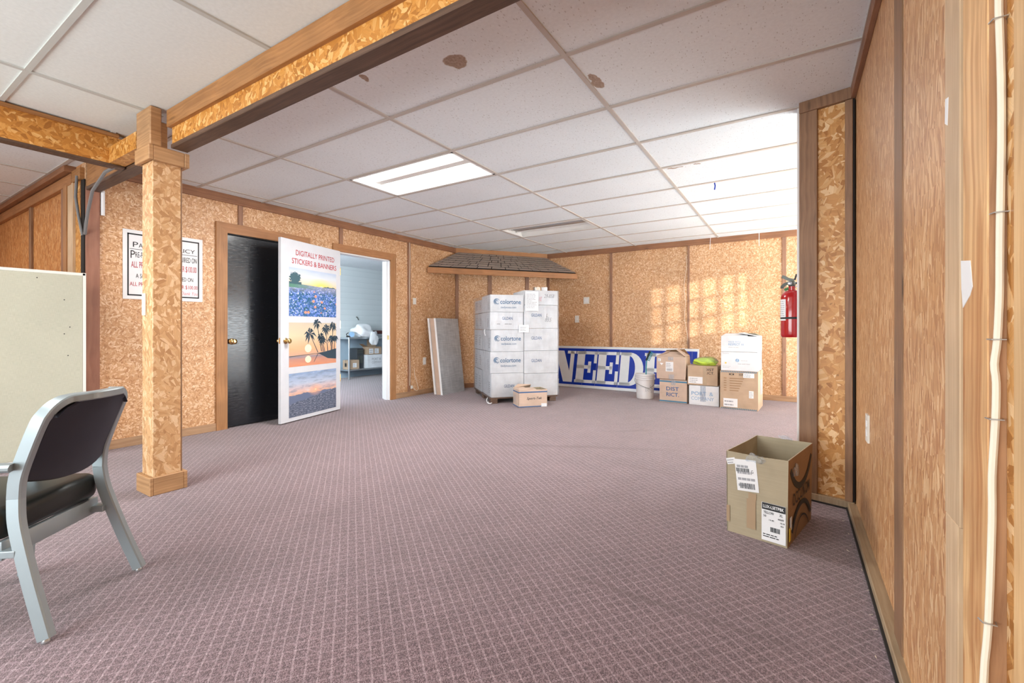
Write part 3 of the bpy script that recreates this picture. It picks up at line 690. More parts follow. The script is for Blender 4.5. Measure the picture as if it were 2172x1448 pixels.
# storage doorway jamb (white) and the white leaf swung open against the wall
b = MB(); w2 = D2[1] - D2[0]
b.box(XL - .11, D2[0] - .004, 0, XL + .004, D2[0] + .016, D2[2]); b.box(XL - .11, D2[1] - .016, 0, XL + .004, D2[1] + .004, D2[2]); b.box(XL - .11, D2[0], D2[2] - .016, XL + .004, D2[1], D2[2] + .002)
b.box(XL - .07, D2[1] - .030, 0, XL - .035, D2[1] - .016, D2[2] - .016)
struct('trim_jamb', b, 'white_paint')
trim(XL - .03, D2[1] - .019, .84, XL + .0, D2[1] - .0155, .90, 'brass')
H0 = Vector((-4.474, 2.622, 0)); H1 = Vector((-4.700, 3.500, 0)); lw = (H1 - H0).length; la = math.atan2(H1.y - H0.y, H1.x - H0.x)
d2 = bpy.data.objects.new('door_2', None); COL.objects.link(d2); d2.location = H0; d2.rotation_euler = (0, 0, la); d2['kind'] = 'structure'; d2['label'] = 'white open door covered with three landscape prints and red lettering'
b = MB(); b.box(0, 0, .012, lw, .036, 1.942, .002); b.done('leaf', 'door_white', d2)
FD = (Vector((0, -.0005, 0)), Vector((1, 0, 0)), Vector((0, 0, 1)))    # the face towards the room
lettering(d2, FD, [dict(body='DIGITALLY PRINTED', x=.50, y=1.785, w=.600, h=.058, align='C', bold=.004), dict(body='STICKERS & BANNERS', x=.49, y=1.692, w=.690, h=.058, align='C', bold=.004)], 'ink_red')
for nm, z0, z1 in (('p1', 1.130, 1.648), ('p2', .588, 1.062), ('p3', .052, .518)):
    b = MB(); b.plate(FD, .105, z0, .833, z1, .0012); pr = b.done('landscape_print', nm, d2, fit=True)
    if nm == 'p2':
        q = MB(); W, H = .728, z1 - z0
        F2 = (Vector((.105, -.0019, z0)), Vector((1, 0, 0)), Vector((0, 0, 1)))
        def frond(cx, cy, r, n, seed):
            rr = random.Random(seed)
            for k in range(n):
                a = 2 * math.pi * k / n + rr.uniform(-.2, .2); L = r * rr.uniform(.75, 1.1); pts = []
                mid = (cx + .55 * L * math.cos(a), cy + .55 * L * math.sin(a) + .10 * L); end = (cx + L * math.cos(a), cy + L * math.sin(a) * .8 - .25 * L)
                nx, ny = -math.sin(a), math.cos(a); t = .07 * r + .006
                q.fpoly(F2, [(cx, cy), (mid[0] + nx * t, mid[1] + ny * t), end, (mid[0] - nx * t, mid[1] - ny * t)], .0003)
        def palm(bx, by, tx, ty, r, seed, w=.006):
            q.fpoly(F2, [(bx - w, by), (bx + w, by), (tx + w * .6, ty), (tx - w * .6, ty)], .0003); frond(tx, ty, r, 11, seed)
        palm(.58 * W, .29 * H, .41 * W, .74 * H, .105, 1); palm(.66 * W, .31 * H, .56 * W, .99 * H, .075, 2); palm(.80 * W, .31 * H, .76 * W, .86 * H, .085, 3)
        palm(.90 * W, .31 * H, .92 * W, .92 * H, .080, 4); palm(.70 * W, .3 * H, .64 * W, .66 * H, .07, 5); palm(.73 * W, .3 * H, .68 * W, .58 * H, .07, 6); palm(.88 * W, .32 * H, .88 * W, .60 * H, .075, 7); palm(.95 * W, .34 * H, .97 * W, .62 * H, .06, 8)
        q.fpoly(F2, [(.52 * W, .265 * H), (.75 * W, .30 * H), (W * .999, .36 * H), (W * .999, .10 * H), (.80 * W, .13 * H), (.62 * W, .25 * H)], .0003)
        q.fpoly(F2, [(.57 * W, .25 * H), (.585 * W, .25 * H), (.50 * W, .07 * H), (.49 * W, .07 * H)], .0003)
        q.fpoly(F2, [(.0, .225 * H), (.55 * W, .262 * H), (.55 * W, .27 * H), (0, .242 * H)], .0003)
        q.done('palm_silhouettes', 'palm', pr)
        q = MB(); F3 = (F2[0] + Vector((0, .0004, 0)), F2[1], F2[2])
        q.fpoly(F3, [(.375 * W + .050 * math.cos(a * .1571 * 2), .40 * H + .045 * math.sin(a * .1571 * 2)) for a in range(20)], .0003)
        q.fpoly(F3, [(.375 * W + .046 * math.cos(a * .1571 * 2), .145 * H + .038 * math.sin(a * .1571 * 2)) for a in range(20)], .0003)
        q.done('sun_disc', 'sunprint', pr)
knob(d2, (.062, 0, .868), 'y', -1); knob(d2, (.062, .036, .868), 'y', 1)
b = MB(); b.box(-.002, .010, .84, .001, .026, .90); b.done('latch_plate', 'brass', d2)
for z in (.35, 1.0, 1.65):
    b = MB(); b.lathe([(.007, z), (.007, z + .09)], 8, (lw + .006, .004, 0)); b.done('hinge', 'brass', d2, smooth=True)

# ================================================================== POST AND BEAMS
post = thing('support_post', 'flake board post with timber collar and base block standing in the room', 'post', (-3.336, 1.193, 0))
def pp(name, x0, y0, z0, x1, y1, z1, mat, bev=.003):
    q = MB(); q.box(x0 + 3.336, y0 - 1.193, z0, x1 + 3.336, y1 - 1.193, z1, bev, seg=1); return q.done(name, mat, post)
pp('shaft', -3.414, 1.117, .10, -3.261, 1.264, 2.02, 'osb_post')
pp('corner_strip', -3.285, 1.264, .10, -3.262, 1.272, 2.02, 'batten_dk')
for a in ((-3.436, 1.094, -3.235, 1.114), (-3.436, 1.270, -3.235, 1.290), (-3.436, 1.114, -3.414, 1.270), (-3.258, 1.114, -3.235, 1.270)): pp('base_block', a[0], a[1], 0, a[2], a[3], .108, 'postwood')
for a in ((-3.444, 1.088, -3.230, 1.112), (-3.446, 1.272, -3.226, 1.298), (-3.444, 1.112, -3.414, 1.272), (-3.258, 1.112, -3.230, 1.272)): pp('collar_block', a[0], a[1], 2.008, a[2], a[3], 2.096, 'postwood')
pp('head_block', -3.440, 1.095, 2.098, -3.236, 1.155, CZ - .004, 'postwood', .006)
pp('core', -3.410, 1.160, 2.02, -3.262, 1.262, 2.096, 'postwood')
b = MB(); b.box(-.055, -.0785, .97 - .0, .02, -.0765, 1.155, 0); q = b.done('sticker', 'paper', None)
bpy.data.objects.remove(q)
st = thing('sensor_strip', 'small white plastic strip fixed to the flake board post', 'sensor', (-3.372, 1.117, 1.08))
b = MB(); b.box(-.022, -.010, 0, .022, -.001, .135, .003); b.done('body', 'plate', st)
b = MB(); b.box(-.008, -.0112, .095, .008, -.0098, .103); b.done('marking', 'ink_faint', st)
b = MB(); b.box(-.010, -.0112, .020, .010, -.0098, .040); b.done('marking', 'ink_faint', st)

beam = thing('ceiling_beam', 'long timber and flake board beam running from the post to the plank wall', 'beam', (-3.0, 1.24, 2.1))
def bp(par, name, x0, y0, z0, x1, y1, z1, mat, bev=.003):
    q = MB(); L = par.location; q.box(x0 - L.x, y0 - L.y, z0 - L.z, x1 - L.x, y1 - L.y, z1 - L.z, bev, seg=1); return q.done(name, mat, par)
bp(beam, 'web', -3.215, 1.200, 2.124, XR - .03, 1.262, 2.225, 'osb_beam', 0)
bp(beam, 'top_board', -3.230, 1.176, 2.225, XR - .03, 1.262, CZ - .004, 'beamwood')
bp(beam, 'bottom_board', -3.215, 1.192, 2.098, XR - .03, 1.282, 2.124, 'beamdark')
bm2 = thing('ceiling_beam', 'short plain timber beam from the post to the brown corner board', 'beam', (-4.1, 1.24, 2.1))
bp(bm2, 'web', XL + .024, 1.200, 2.128, -3.45, 1.262, CZ - .004, 'beamwood')
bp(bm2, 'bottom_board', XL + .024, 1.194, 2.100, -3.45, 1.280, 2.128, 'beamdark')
bm3 = thing('ceiling_beam', 'flake board beam with thin top strip above the fabric partition', 'beam', (-3.95, -.5, 2.1))
bp(bm3, 'web', -3.985, -2.88, 2.118, -3.920, 1.185, 2.300, 'osb_beam', 0)
bp(bm3, 'top_board', -3.985, -2.88, 2.300, -3.900, 1.150, CZ - .009, 'beamwood')
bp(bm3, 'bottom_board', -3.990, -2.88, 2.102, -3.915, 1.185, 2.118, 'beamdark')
bp(bm3, 'end_blocking', -3.920, 1.10, 2.118, -3.46, 1.185, 2.225, 'osb_beam', 0)

# ================================================================== LIGHT FIXTURES
def troffer(x0, y0, x1, y1, label, lit):
    t = thing('ceiling_light', label, 'ceiling light', ((x0 + x1) / 2, (y0 + y1) / 2, CZ), group='ceiling troffers')
    w, d = (x1 - x0) / 2 - .015, (y1 - y0) / 2 - .015
    q = MB(); q.poly([(-w, -d, .09), (w, -d, .09), (w, d, .09), (-w, d, .09)], (0, 0, .01))
    for s in (-1, 1):
        q.poly([(s * w, -d, 0), (s * w, d, 0), (s * w, d, .10), (s * w, -d, .10)], (s * .004, 0, 0))
        q.poly([(-w, s * d, 0), (w, s * d, 0), (w, s * (d - .05), .10), (-w, s * (d - .05), .10)], (0, s * .004, 0))
    q.done('housing', 'reflector', t)
    q = MB()
    for a in ((-w, -d, w, -d + .022), (-w, d - .022, w, d), (-w, -d, -w + .022, d), (w - .022, -d, w, d)): q.box(a[0], a[1], -.006, a[2], a[3], .004, .001, seg=1)
    q.done('frame', 'reflector', t)
    for k, yy in enumerate((-.205, -.105, .105, .205)):
        if not lit and k in (0, 3): continue
        q = MB(); q.lathe([(.006, -w + .03), (.015, -w + .032), (.015, w - .032), (.006, w - .03)], 14, (0, yy, .045), axis='x'); q.done('tube', 'tube_on' if lit else 'tube_off', t, smooth=True)
        for s in (-1, 1):
            q = MB(); q.box(s * (w - .028) - .008, yy - .014, .02, s * (w - .028) + .008, yy + .014, .09, .002, seg=1); q.done('lamp_holder', 'reflector', t)
    q = MB(); q.poly([(-w + .04, -.05, .088), (w - .04, -.05, .088), (w - .04, -.02, .035), (w - .04, .02, .035), (w - .04, .05, .088), (-w + .04, .05, .088), (-w + .04, .02, .035), (-w + .04, -.02, .035)][:3] + [(-w + .04, -.02, .035)]) if False else q.box(-w + .04, -.045, .030, w - .04, .045, .089, .008, seg=1)
    q.done('ballast_cover', 'reflector' if lit else 'steel', t)
    return t
troffer(-3.386, 1.978 + TR, -2.166, 1.978 + 2 * TR, 'lit fluorescent ceiling light with glowing tubes in the tile grid', True)
troffer(-3.386, 1.978 + 5 * TR, -2.166, 1.978 + 6 * TR, 'unlit ceiling light with bare tubes near the shingled awning', False)
troffer(-3.345, -.607, -2.110, .002, 'added ceiling light of the near bay, out of view above the armchair', True)  # added fixture, out of view, goes with the near bay fill lamp

# ================================================================== AWNING
A0, A1 = Vector((XL, 5.115, 0)), Vector((-3.20, YB, 0)); ad = (A1 - A0); al = ad.length; ad.normalize(); an = Vector((ad.y, -ad.x, 0))
aw = thing('shingled_awning', 'small taupe shingled awning with timber fascia across the room corner', 'awning', (A0.x, A0.y, 1.85), math.atan2(ad.y, ad.x))
# local x runs along the fascia, local y points to the corner wall
b = MB(); b.box(.004, -.022, 0, al - .004, 0, .092, .004, seg=1); b.done('fascia', 'casing_h', aw)
B0, B1 = CA + cd * .04 + cn * .03, CB - cd * .05 + cn * .03
def lc(v, z): p = v - A0; return Vector((p.dot(ad), -p.dot(an), z))
e0, e1 = Vector((.02, -.012, .098)), Vector((al - .02, -.012, .098)); t0, t1 = lc(B0, .405), lc(B1, .405)
# clip the roof ends to the walls so the slope stays inside the room
b = MB(); nrm = (e1 - e0).cross(t0 - e0).normalized()
if nrm.z < 0: nrm = -nrm
b.poly([e0, e1, t1, t0], -nrm * .012); b.done('deck', 'black_gap', aw)
b = MB(); rows = 7; rr = random.Random(5)
def rp(s, t, lift):
    a = e0.lerp(e1, s); c = t0.lerp(t1, s); return a.lerp(c, t) + nrm * lift
for r_ in range(rows):
    ta, tb = r_ / rows, (r_ + 1) / rows; s = 0.0; first = True
    while s < 1.0:
        L = rr.choice((.055, .075, .095)) * (.6 if first else 1); e = min(1.0, s + L); gp = .0030
        if e > .985: e = 1.0
        b.poly([rp(s + (0 if first else gp), ta + .014, .016), rp(e - (0 if e == 1 else gp), ta + .014, .016), rp(e - (0 if e == 1 else gp), tb + .01, .006), rp(s + (0 if first else gp), tb + .01, .006)], -nrm * .005)
        s = e; first = False
b.done('shingles', 'shingle', aw)

# ================================================================== WALL FITTINGS
sg = thing('policy_sign', 'white payment policy sign with black border on wall behind the post', 'sign', (XL, 1.430, 1.250))
b = MB(); b.box(.001, 0, 0, .006, .600, .592, .001, seg=1); b.done('board', 'paper', sg)
FS = (Vector((.0062, 0, 0)), Vector((0, 1, 0)), Vector((0, 0, 1)))
b = MB()
for a in ((.03, .03, .57, .042), (.03, .550, .57, .562), (.03, .03, .040, .562), (.560, .03, .570, .562)): b.plate(FS, *a)
b.plate(FS, .045, .427, .555, .431); b.done('border', 'black', sg)
lettering(sg, FS, [dict(body='P', x=.068, y=.447, w=.036, h=.044), dict(body='AYMENT', x=.108, y=.447, w=.170, h=.036), dict(body='P', x=.315, y=.447, w=.036, h=.044), dict(body='OLICY', x=.355, y=.447, w=.180, h=.036),
    dict(body='P', x=.052, y=.350, w=.030, h=.066), dict(body='RE-PAYMENT WILL BE REQUIRED ON', x=.085, y=.350, w=.465, h=.056), dict(body='A 50% DEPOSIT IS REQUIRED ON', x=.088, y=.176, w=.432, h=.044)], 'black')
lettering(sg, FS, [dict(body='ALL PRINTING ORDERS UNDER $100.00', x=.056, y=.262, w=.492, h=.062), dict(body='ALL PROJECT ORDERS OVER $100.00', x=.046, y=.103, w=.512, h=.044)], 'ink_red')
lettering(sg, FS, [dict(body='Thank You', x=.420, y=.056, w=.140, h=.034, shear=.4)], 'ink_pink')

def wall_plate(name, label, cat, loc, ux, w, h, kind):
    ux = Vector(ux); n = ux.cross(Vector((0, 0, 1)))
    t = thing(name, label, cat, loc); fr = (Vector((0, 0, 0)), ux, Vector((0, 0, 1)))
    q = MB(); q.plate(fr, -w / 2, -h / 2, w / 2, h / 2, .007); q.done('face_plate', 'plate', t)
    q = MB(); fr2 = (n * .007, ux, Vector((0, 0, 1)))
    if kind == 'switch': q.plate(fr2, -.006, -.012, .006, .012, .008); q.done('toggle', 'plate', t)
    elif kind == 'double':
        q.plate(fr2, -.030, -.030, -.004, .030, .003); q.plate(fr2, .004, -.030, .030, .030, .003); q.done('rocker', 'paper', t)
    else:
        for s in (-.022, .022): q.plate(fr2, -.014, s - .013, .014, s + .013, .002)
        q.done('socket', 'paper', t)
    return t
wall_plate('light_switch', 'white light switch beside the storage doorway', 'light switch', (XL, 4.850, 1.402), (0, 1, 0), .062, .095, 'switch')
wall_plate('light_switch', 'wide double wall switch above a single plate near the awning', 'light switch', (-3.02, YB, 1.475), (1, 0, 0), .105, .115, 'double')
wall_plate('light_switch', 'single white wall switch on the back wall beside the pallet', 'light switch', (-3.195, YB, 1.158), (1, 0, 0), .075, .120, 'switch')
wall_plate('power_outlet', 'metal outlet plate low on the plank wall near the wing wall', 'outlet', (XR, 2.60, .545), (0, -1, 0), .075, .125, 'outlet')
wall_plate('power_outlet', 'dark framed outlet half hidden behind the leaning boards', 'outlet', (XL, 5.06, .50), (0, 1, 0), .065, .11, 'outlet')
jb = thing('junction_box', 'tiny cream junction box low on the wall beside the doorway batten', 'junction box', (XL, 4.775, .11))
b = MB(); b.box(.001, -.02, 0, .02, .025, .045, .003); b.done('body', 'plate', jb)
b = MB(); b.tube([(.012, .025, .02), (.03, .05, -.02), (.035, .09, -.04), (.03, .13, -.01), (.014, .12, .05), (.010, .07, .20), (.008, .06, .28)], .003, 6); b.done('wire', 'cable_white', jb, smooth=True)
wc = MB(); pts = [(XL + .019, 4.735 + .006 * math.sin(i * .8), .16 + i * .105) for i in range(21)]; wc.tube(pts, .0035, 6)
tag(wc.done('thin_cable', 'cable_white', smooth=True), 'thin pale cable running up the batten beside the storage doorway', 'cable')
wc = MB(); wc.tube([(-1.385 + .012 * math.sin(i * .9) - .03 * math.sin(i * .16) ** 2, YB - (.022 if i else -.001), .75 + i * .075) for i in range(19)], .003, 6)
tag(wc.done('thin_cable', 'string', smooth=True), 'thin loose wire hanging beside the middle batten of the back wall', 'cable')
wc = MB(); wc.tube([(-1.05, YB - .03, 2.333), (-1.055, YB - .03, 2.25), (-1.06, YB - .03, 2.16)], .0035, 6)
tag(wc.done('hanging_string', 'paper', smooth=True), 'short white string hanging from the ceiling edge above the wire', 'string')
wc = MB(); wc.tube([(-.42, YB - .05, 2.333), (-.42, YB - .05, 2.28), (-.42, YB - .05, 2.15)], .0035, 6)
tag(wc.done('hanging_string', 'paper', smooth=True), 'short white string hanging from the ceiling edge nearest the fire extinguisher', 'string')
wc = MB(); wc.tube([(-3.93, 1.145, 2.115), (-4.10, 1.13, 2.10), (-4.40, 1.14, 2.02), (-4.62, 1.17, 1.90), (-4.70, 1.178, 1.80), (-4.765, 1.190, 1.75)], .011, 8)
tag(wc.done('grey_cable', 'cable_grey', smooth=True), 'thick grey cable drooping from the beam to the corner board', 'cable')
wc = MB(); wc.tube([(-4.86, 1.165, 2.22), (-4.85, 1.155, 2.05), (-4.84, 1.17, 1.90), (-4.80, 1.184, 1.74)], .010, 8)
tag(wc.done('grey_cable', 'cable_grey', smooth=True), 'grey cable running straight down the corner beside the drooping one', 'cable')
wc = MB(); wc.lathe([(.014, 0), (.014, .20), (.011, .20), (.011, .002)], 12, (XL + .0125, 1.300, 1.92))
tag(wc.done('pipe_stub', 'paper', smooth=True), 'short white pipe stub on the wall beside the brown corner board', 'pipe')
CP = [(0.2722, 1.520), (0.2727, 1.490), (0.2748, 1.396), (0.2751, 1.296), (0.2738, 1.185), (0.2733, 1.111), (0.2730, 1.058), (0.2707, 0.985), (0.2673, 0.946), (0.2694, 0.916), (0.2686, 0.859), (0.2648, 0.768), (0.2648, 0.698), (0.2607, 0.535), (0.2552, 0.436)][::-1]
cab = thing('stapled_cable', 'cream electric cable stapled up the side of the bare stud', 'cable', (.2714, 1.0125, 0))
wc = MB(); CP = [(.2540, .02), (.2548, .25)] + CP + [(.2722, 1.75), (.2730, 2.0), (.2722, CZ)]
wc.tube(smooth_pts([(x - .2714, -.0055, z) for x, z in CP], 3), .0050, 8); o = wc.done('cable', 'cable_white', cab, smooth=True)
for x, z in (CP[3], CP[6], CP[9], CP[12], CP[15]):
    q = MB(); q.tube([(x - .2714 - .010, .001, z), (x - .2714 - .008, -.012, z), (x - .2714 + .008, -.012, z), (x - .2714 + .010, .001, z)], .0012, 5); q.done('staple', 'steel', cab)
b = MB(); PXs = XR - .0226; b.poly([(PXs, 1.150, 1.128), (PXs, 1.098, 1.122), (PXs, 1.086, 1.075), (PXs, 1.100, 1.060), (PXs, 1.138, 1.040), (PXs, 1.146, 1.075)], (-.0012, 0, 0))
tag(b.done('torn_paper', 'paper'), 'torn scrap of white printed paper stuck on the bare stud', 'paper')
b = MB(); b.poly([(XR - .0188, 1.250, 1.475), (XR - .0188, 1.272, 1.48), (XR - .0188, 1.275, 1.43), (XR - .0188, 1.257, 1.42)], (-.0008, 0, 0))
tag(b.done('paper_scrap', 'paper'), 'tiny white paper scrap stuck at the edge of the weathered plank', 'paper')
b = MB(); b.tube([(-.62, 4.45, CZ - .002), (-.615, 4.452, CZ - .03), (-.62, 4.45, CZ - .065)], .006, 6)
tag(b.done('blue_tag', 'sign_blue', smooth=True), 'tiny blue plastic tag hanging from a ceiling tile seam', 'tag')
b = MB()
for i in range(9):
    y = 1.75 + i * .14 + random.uniform(-.05, .05); x = .225 + random.uniform(-.02, .012); a = random.uniform(0, 3.1); L = random.uniform(.008, .02)
    b.poly([(x, y, .003), (x + L * math.cos(a), y + L * math.sin(a), .005), (x + L * math.cos(a) + .003, y + L * math.sin(a) + .004, .004)], (0, 0, .002))
o = b.done('wood_splinters_debris', 'string'); tag(o, 'pale splinters and fluff scattered along the carpet edge by the plank wall', 'debris', kind='stuff')

# fire extinguisher
ex = thing('fire_extinguisher', 'red fire extinguisher hanging on the end of the wing wall', 'fire extinguisher', (-.0147, 3.332, .945)); ex.scale = (.91, .91, .91)
b = MB(); b.lathe([(.060, 0), (.066, .006), (.068, .02), (.068, .275), (.062, .300), (.045, .318), (.024, .326), (.024, .330)], 32); b.done('cylinder', 'red', ex, smooth=True)
b = MB(); b.lathe([(.021, .328), (.021, .352), (.016, .352)], 20); b.done('neck', 'red', ex, smooth=True)
b = MB(); b.lathe([(.019, .352), (.022, .356), (.022, .384), (.014, .390)], 16); b.done('valve', 'darkmetal', ex, smooth=True)
b = MB(); b.lathe([(.0685, .125), (.0695, .126), (.0695, .138), (.0685, .139)], 32); b.done('strap', 'black', ex, smooth=True)
va = math.atan2(-3.33, .015)  # towards the room
b = MB(); rs = []
for a in range(-9, 10):
    t = va - 1.15 + a * .066; rs.append([(.0688 * math.cos(t), .0688 * math.sin(t), .115), (.0688 * math.cos(t), .0688 * math.sin(t), .262)])
b.rings(rs, closed=False, caps=False); lb = b.done('instruction_label', 'paper', ex, smooth=True)
b = MB()
for k in range(9):
    z = .250 - k * .014
    for a in range(-7, 7):
        t = va - 1.15 + a * .066; u = t + .05
        if (k * 7 + a * 3) % 5 == 0: continue
        b.poly([(.0692 * math.cos(q), .0692 * math.sin(q), zz) for q, zz in ((t, z), (u, z), (u, z - .005), (t, z - .005))])
b.done('print', 'ink_grey', lb)
def hb(name, pts, w, mat):
    q = MB(); q.sweep(pts, [(-w, -.004), (w, -.004), (w, .004), (-w, .004)], up=(.3, 1, 0)); return q.done(name, mat, ex)
hb('carry_handle', [(.010, 0, .372), (-.020, 0, .378), (-.045, 0, .366), (-.058, 0, .352), (-.058, 0, .340)], .011, 'darkmetal')
hb('squeeze_lever', [(.014, 0, .392), (-.020, 0, .402), (-.045, 0, .418), (-.060, 0, .424)], .011, 'darkmetal')
b = MB(); b.tube([(.016, 0, .395), (.022, 0, .415), (.028, 0, .436)], .006, 8); b.done('lever_stop', 'black', ex, smooth=True)
b = MB(); b.lathe([(.010, -.012), (.013, -.010), (.013, .004), (.010, .006)], 14, (-.012, -.022, .372), axis='y'); b.done('gauge', 'steel', ex, smooth=True)
b = MB(); b.tube([(-.010, .01, .345), (-.03, .02, .338), (-.040, .012, .330)], .010, 8); b.done('safety_seal', 'green', ex, smooth=True)
b = MB(); b.tube([(.014, .0, .372), (.034, .010, .375), (.046, .012, .355), (.048, .012, .320)], .008, 8); b.done('hose', 'black', ex, smooth=True)
b = MB(); b.box(.050, -.050, .10, .088, .004, .330, .001, seg=1); b.box(.020, -.070, .345, .070, .006, .350); b.done('wall_bracket', 'white_paint', ex)

# ================================================================== PARTITION PANEL
pt = thing('cubicle_partition', 'beige fabric cubicle partition standing behind the armchair', 'partition', (-4.565, -.10, 0))
b = MB(); b.box(-.018, -1.22, .085, .026, 1.222, 1.395, .004); b.done('fabric_panel', 'fabric', pt)
b = MB(); b.box(-.024, -1.24, .06, .024, 1.24, .085); b.box(-.024, 1.222, .06, .024, 1.240, 1.418); b.box(-.024, -1.24, .06, .024, -1.222, 1.418); b.box(-.024, -1.24, 1.395, .024, 1.24, 1.418, .004, seg=1); b.done('frame', 'plate', pt)
for y in (-1.1, 1.1):
    b = MB(); b.box(-.16, y - .02, 0, .16, y + .02, .035, .006); b.box(-.015, y - .015, .03, .015, y + .015, .07); b.done('foot', 'steel', pt)
b = MB()
for y, z in ((1.12, 1.21), (1.15, 1.01), (1.12, .96), (1.14, .80), (.98, 1.36)): b.lathe([(.004, .0262), (.004, .0270)], 8, (0, y, z), axis='x')
b.done('pin_hole_markings', 'black', pt)

# ================================================================== ARMCHAIR
ca = math.atan2(.7638, -.6454)
ch = thing('armchair', 'grey metal framed armchair with black vinyl seat beside the post', 'chair', (-2.159, .5775, 0), ca)
def legx(s, z): return s * (.215 - .040 * min(1, z / .45))
side = [(0.0, 0.0), (.053, .17), (.092, .30), (.112, .38), (.119, .45), (.113, .52), (.085, .61), (.055, .69)]
def rect(w, h, c=.004): return [(-w + c, -h), (w - c, -h), (w, -h + c), (w, h - c), (w - c, h), (-w + c, h), (-w, h - c), (-w, -h + c)]
def upsweep(q, pts, w, h, ref=None):
    """rectangular tube whose deeper side always looks along the chair's front-to-back axis"""
    P = [Vector(p) for p in pts]; rs = []
    for i, p in enumerate(P):
        d = (P[min(i + 1, len(P) - 1)] - P[max(i - 1, 0)]).normalized(); rf = Vector((0, 1, 0))
        bb = (rf - d * rf.dot(d)).normalized(); a = bb.cross(d); rs.append([p + a * x + bb * y for x, y in rect(w, h)])
    q.rings(rs)
for s in (-1, 1):
    q = MB(); pts = smooth_pts([(legx(s, z), y, z + (.012 if z == 0 else 0)) for y, z in side[:5]])
    upsweep(q, pts, .0135, .021, lambda t: (1, 0, 0)); lg = q.done('leg', 'alu', ch, smooth=True)
    q = MB(); q.lathe([(.012, 0), (.013, .004), (.010, .012)], 12, (legx(s, 0), .002, 0)); q.done('glide', 'steel', lg, smooth=True)
# back frame: up one side, across the curved top, down the other
zt = .762
def topy(x): return .020 - .045 * (1 - (x / .175) ** 2)
L_ = [(legx(-1, z), y, z) for y, z in side[4:]]; Rr = [(legx(1, z), y, z) for y, z in side[4:]][::-1]
arcL = [(-.175 + .075 * (1 - math.cos(a)), .055 - .035 * math.sin(a) + topy(-.175 + .075 * (1 - math.cos(a))) * .55 * (1 - math.cos(a)), .69 + (zt - .69) * math.sin(a)) for a in (R(22), R(45), R(68), R(90))]
mid = [(x, topy(x), zt + .003) for x in (-.06, 0, .06)]
arcR = [(-x, y, z) for x, y, z in arcL][::-1]
path = smooth_pts(L_ + arcL + mid + arcR + Rr, 4)
q = MB(); upsweep(q, path, .0135, .021)
q.done('back_frame', 'alu', ch, smooth=True)
def backgrid(y_off, z0, z1, inset):
    G = []
    for i in range(9):
        t = i / 8; z = z0 + (z1 - z0) * t; base = .105 - .095 * max(0, (z - .52) / .24)
        row = []
        for k in range(13):
            x = (-.165 + inset) + (.33 - 2 * inset) * k / 12
            e = abs(x) / .165; zz = z - (.030 * (1 - e * e) if i == 0 else 0) - (.05 * max(0, e - .6) ** 2 * 6 if i == 8 else 0)
            row.append((x, base - .028 * (1 - e * e) + y_off, zz))
        G.append(row)
    return G
def slab(name, y0, y1, z0, z1, inset, mat):
    q = MB(); A = backgrid(y0, z0, z1, inset); Bk = backgrid(y1, z0, z1, inset)
    rs = []
    for i in range(9): rs.append(A[i] + Bk[i][::-1])
    q.rings(rs); return q.done(name, mat, ch, smooth=True)
slab('back_shell', -.004, .010, .505, .750, .003, 'navy'); slab('back_cushion', .012, .042, .500, .762, .0, 'black_vinyl')
q = MB(); vs = q.box(-.205, .135, .318, .205, .60, .420, .036, seg=5)
for v in q.bm.verts:
    if v.co.z > .36: v.co.z += .022 * (1 - (v.co.x / .21) ** 2) * (1 - ((v.co.y - .36) / .25) ** 2)
q.done('seat', 'black_vinyl', ch, smooth=True)
q = MB(); q.tube([(-.198, .17, .322), (-.208, .16, .352), (-.208, .56, .352)], .005, 6); q.tube([(.208, .16, .352), (.208, .56, .352)], .005, 6); q.done('seat_piping', 'black_vinyl', ch, smooth=True)
q = MB()
for a in ((-.198, .140, .198, .160), (-.198, .58, .198, .60), (-.198, .160, -.178, .58), (.178, .160, .198, .58)): q.box(a[0], a[1], .258, a[2], a[3], .320, .004, seg=2)
q.done('seat_rail', 'alu', ch, smooth=True)
for s in (-1, 1):
    q = MB(); q.box(min(s * .160, s * .205), .098, .268, max(s * .160, s * .205), .150, .292, .003); q.done('rail_bracket', 'alu', ch)
    q = MB(); upsweep(q, smooth_pts([(s * .215, .415, .012), (s * .214, .395, .30), (s * .213, .378, .46), (s * .212, .360, .535)]), .0135, .021, lambda t: (1, 0, 0)); lg = q.done('leg', 'alu', ch, smooth=True)
    q = MB(); q.lathe([(.012, 0), (.013, .004), (.010, .012)], 12, (s * .215, .415, 0)); q.done('glide', 'steel', lg, smooth=True)
    q = MB(); q.sweep(smooth_pts([(s * .196, .112, .556), (s * .214, .18, .560), (s * .222, .27, .561), (s * .218, .36, .556), (s * .214, .40, .548)]), rect(.024, .012, .008)); q.done('armrest', 'alu', ch, smooth=True)

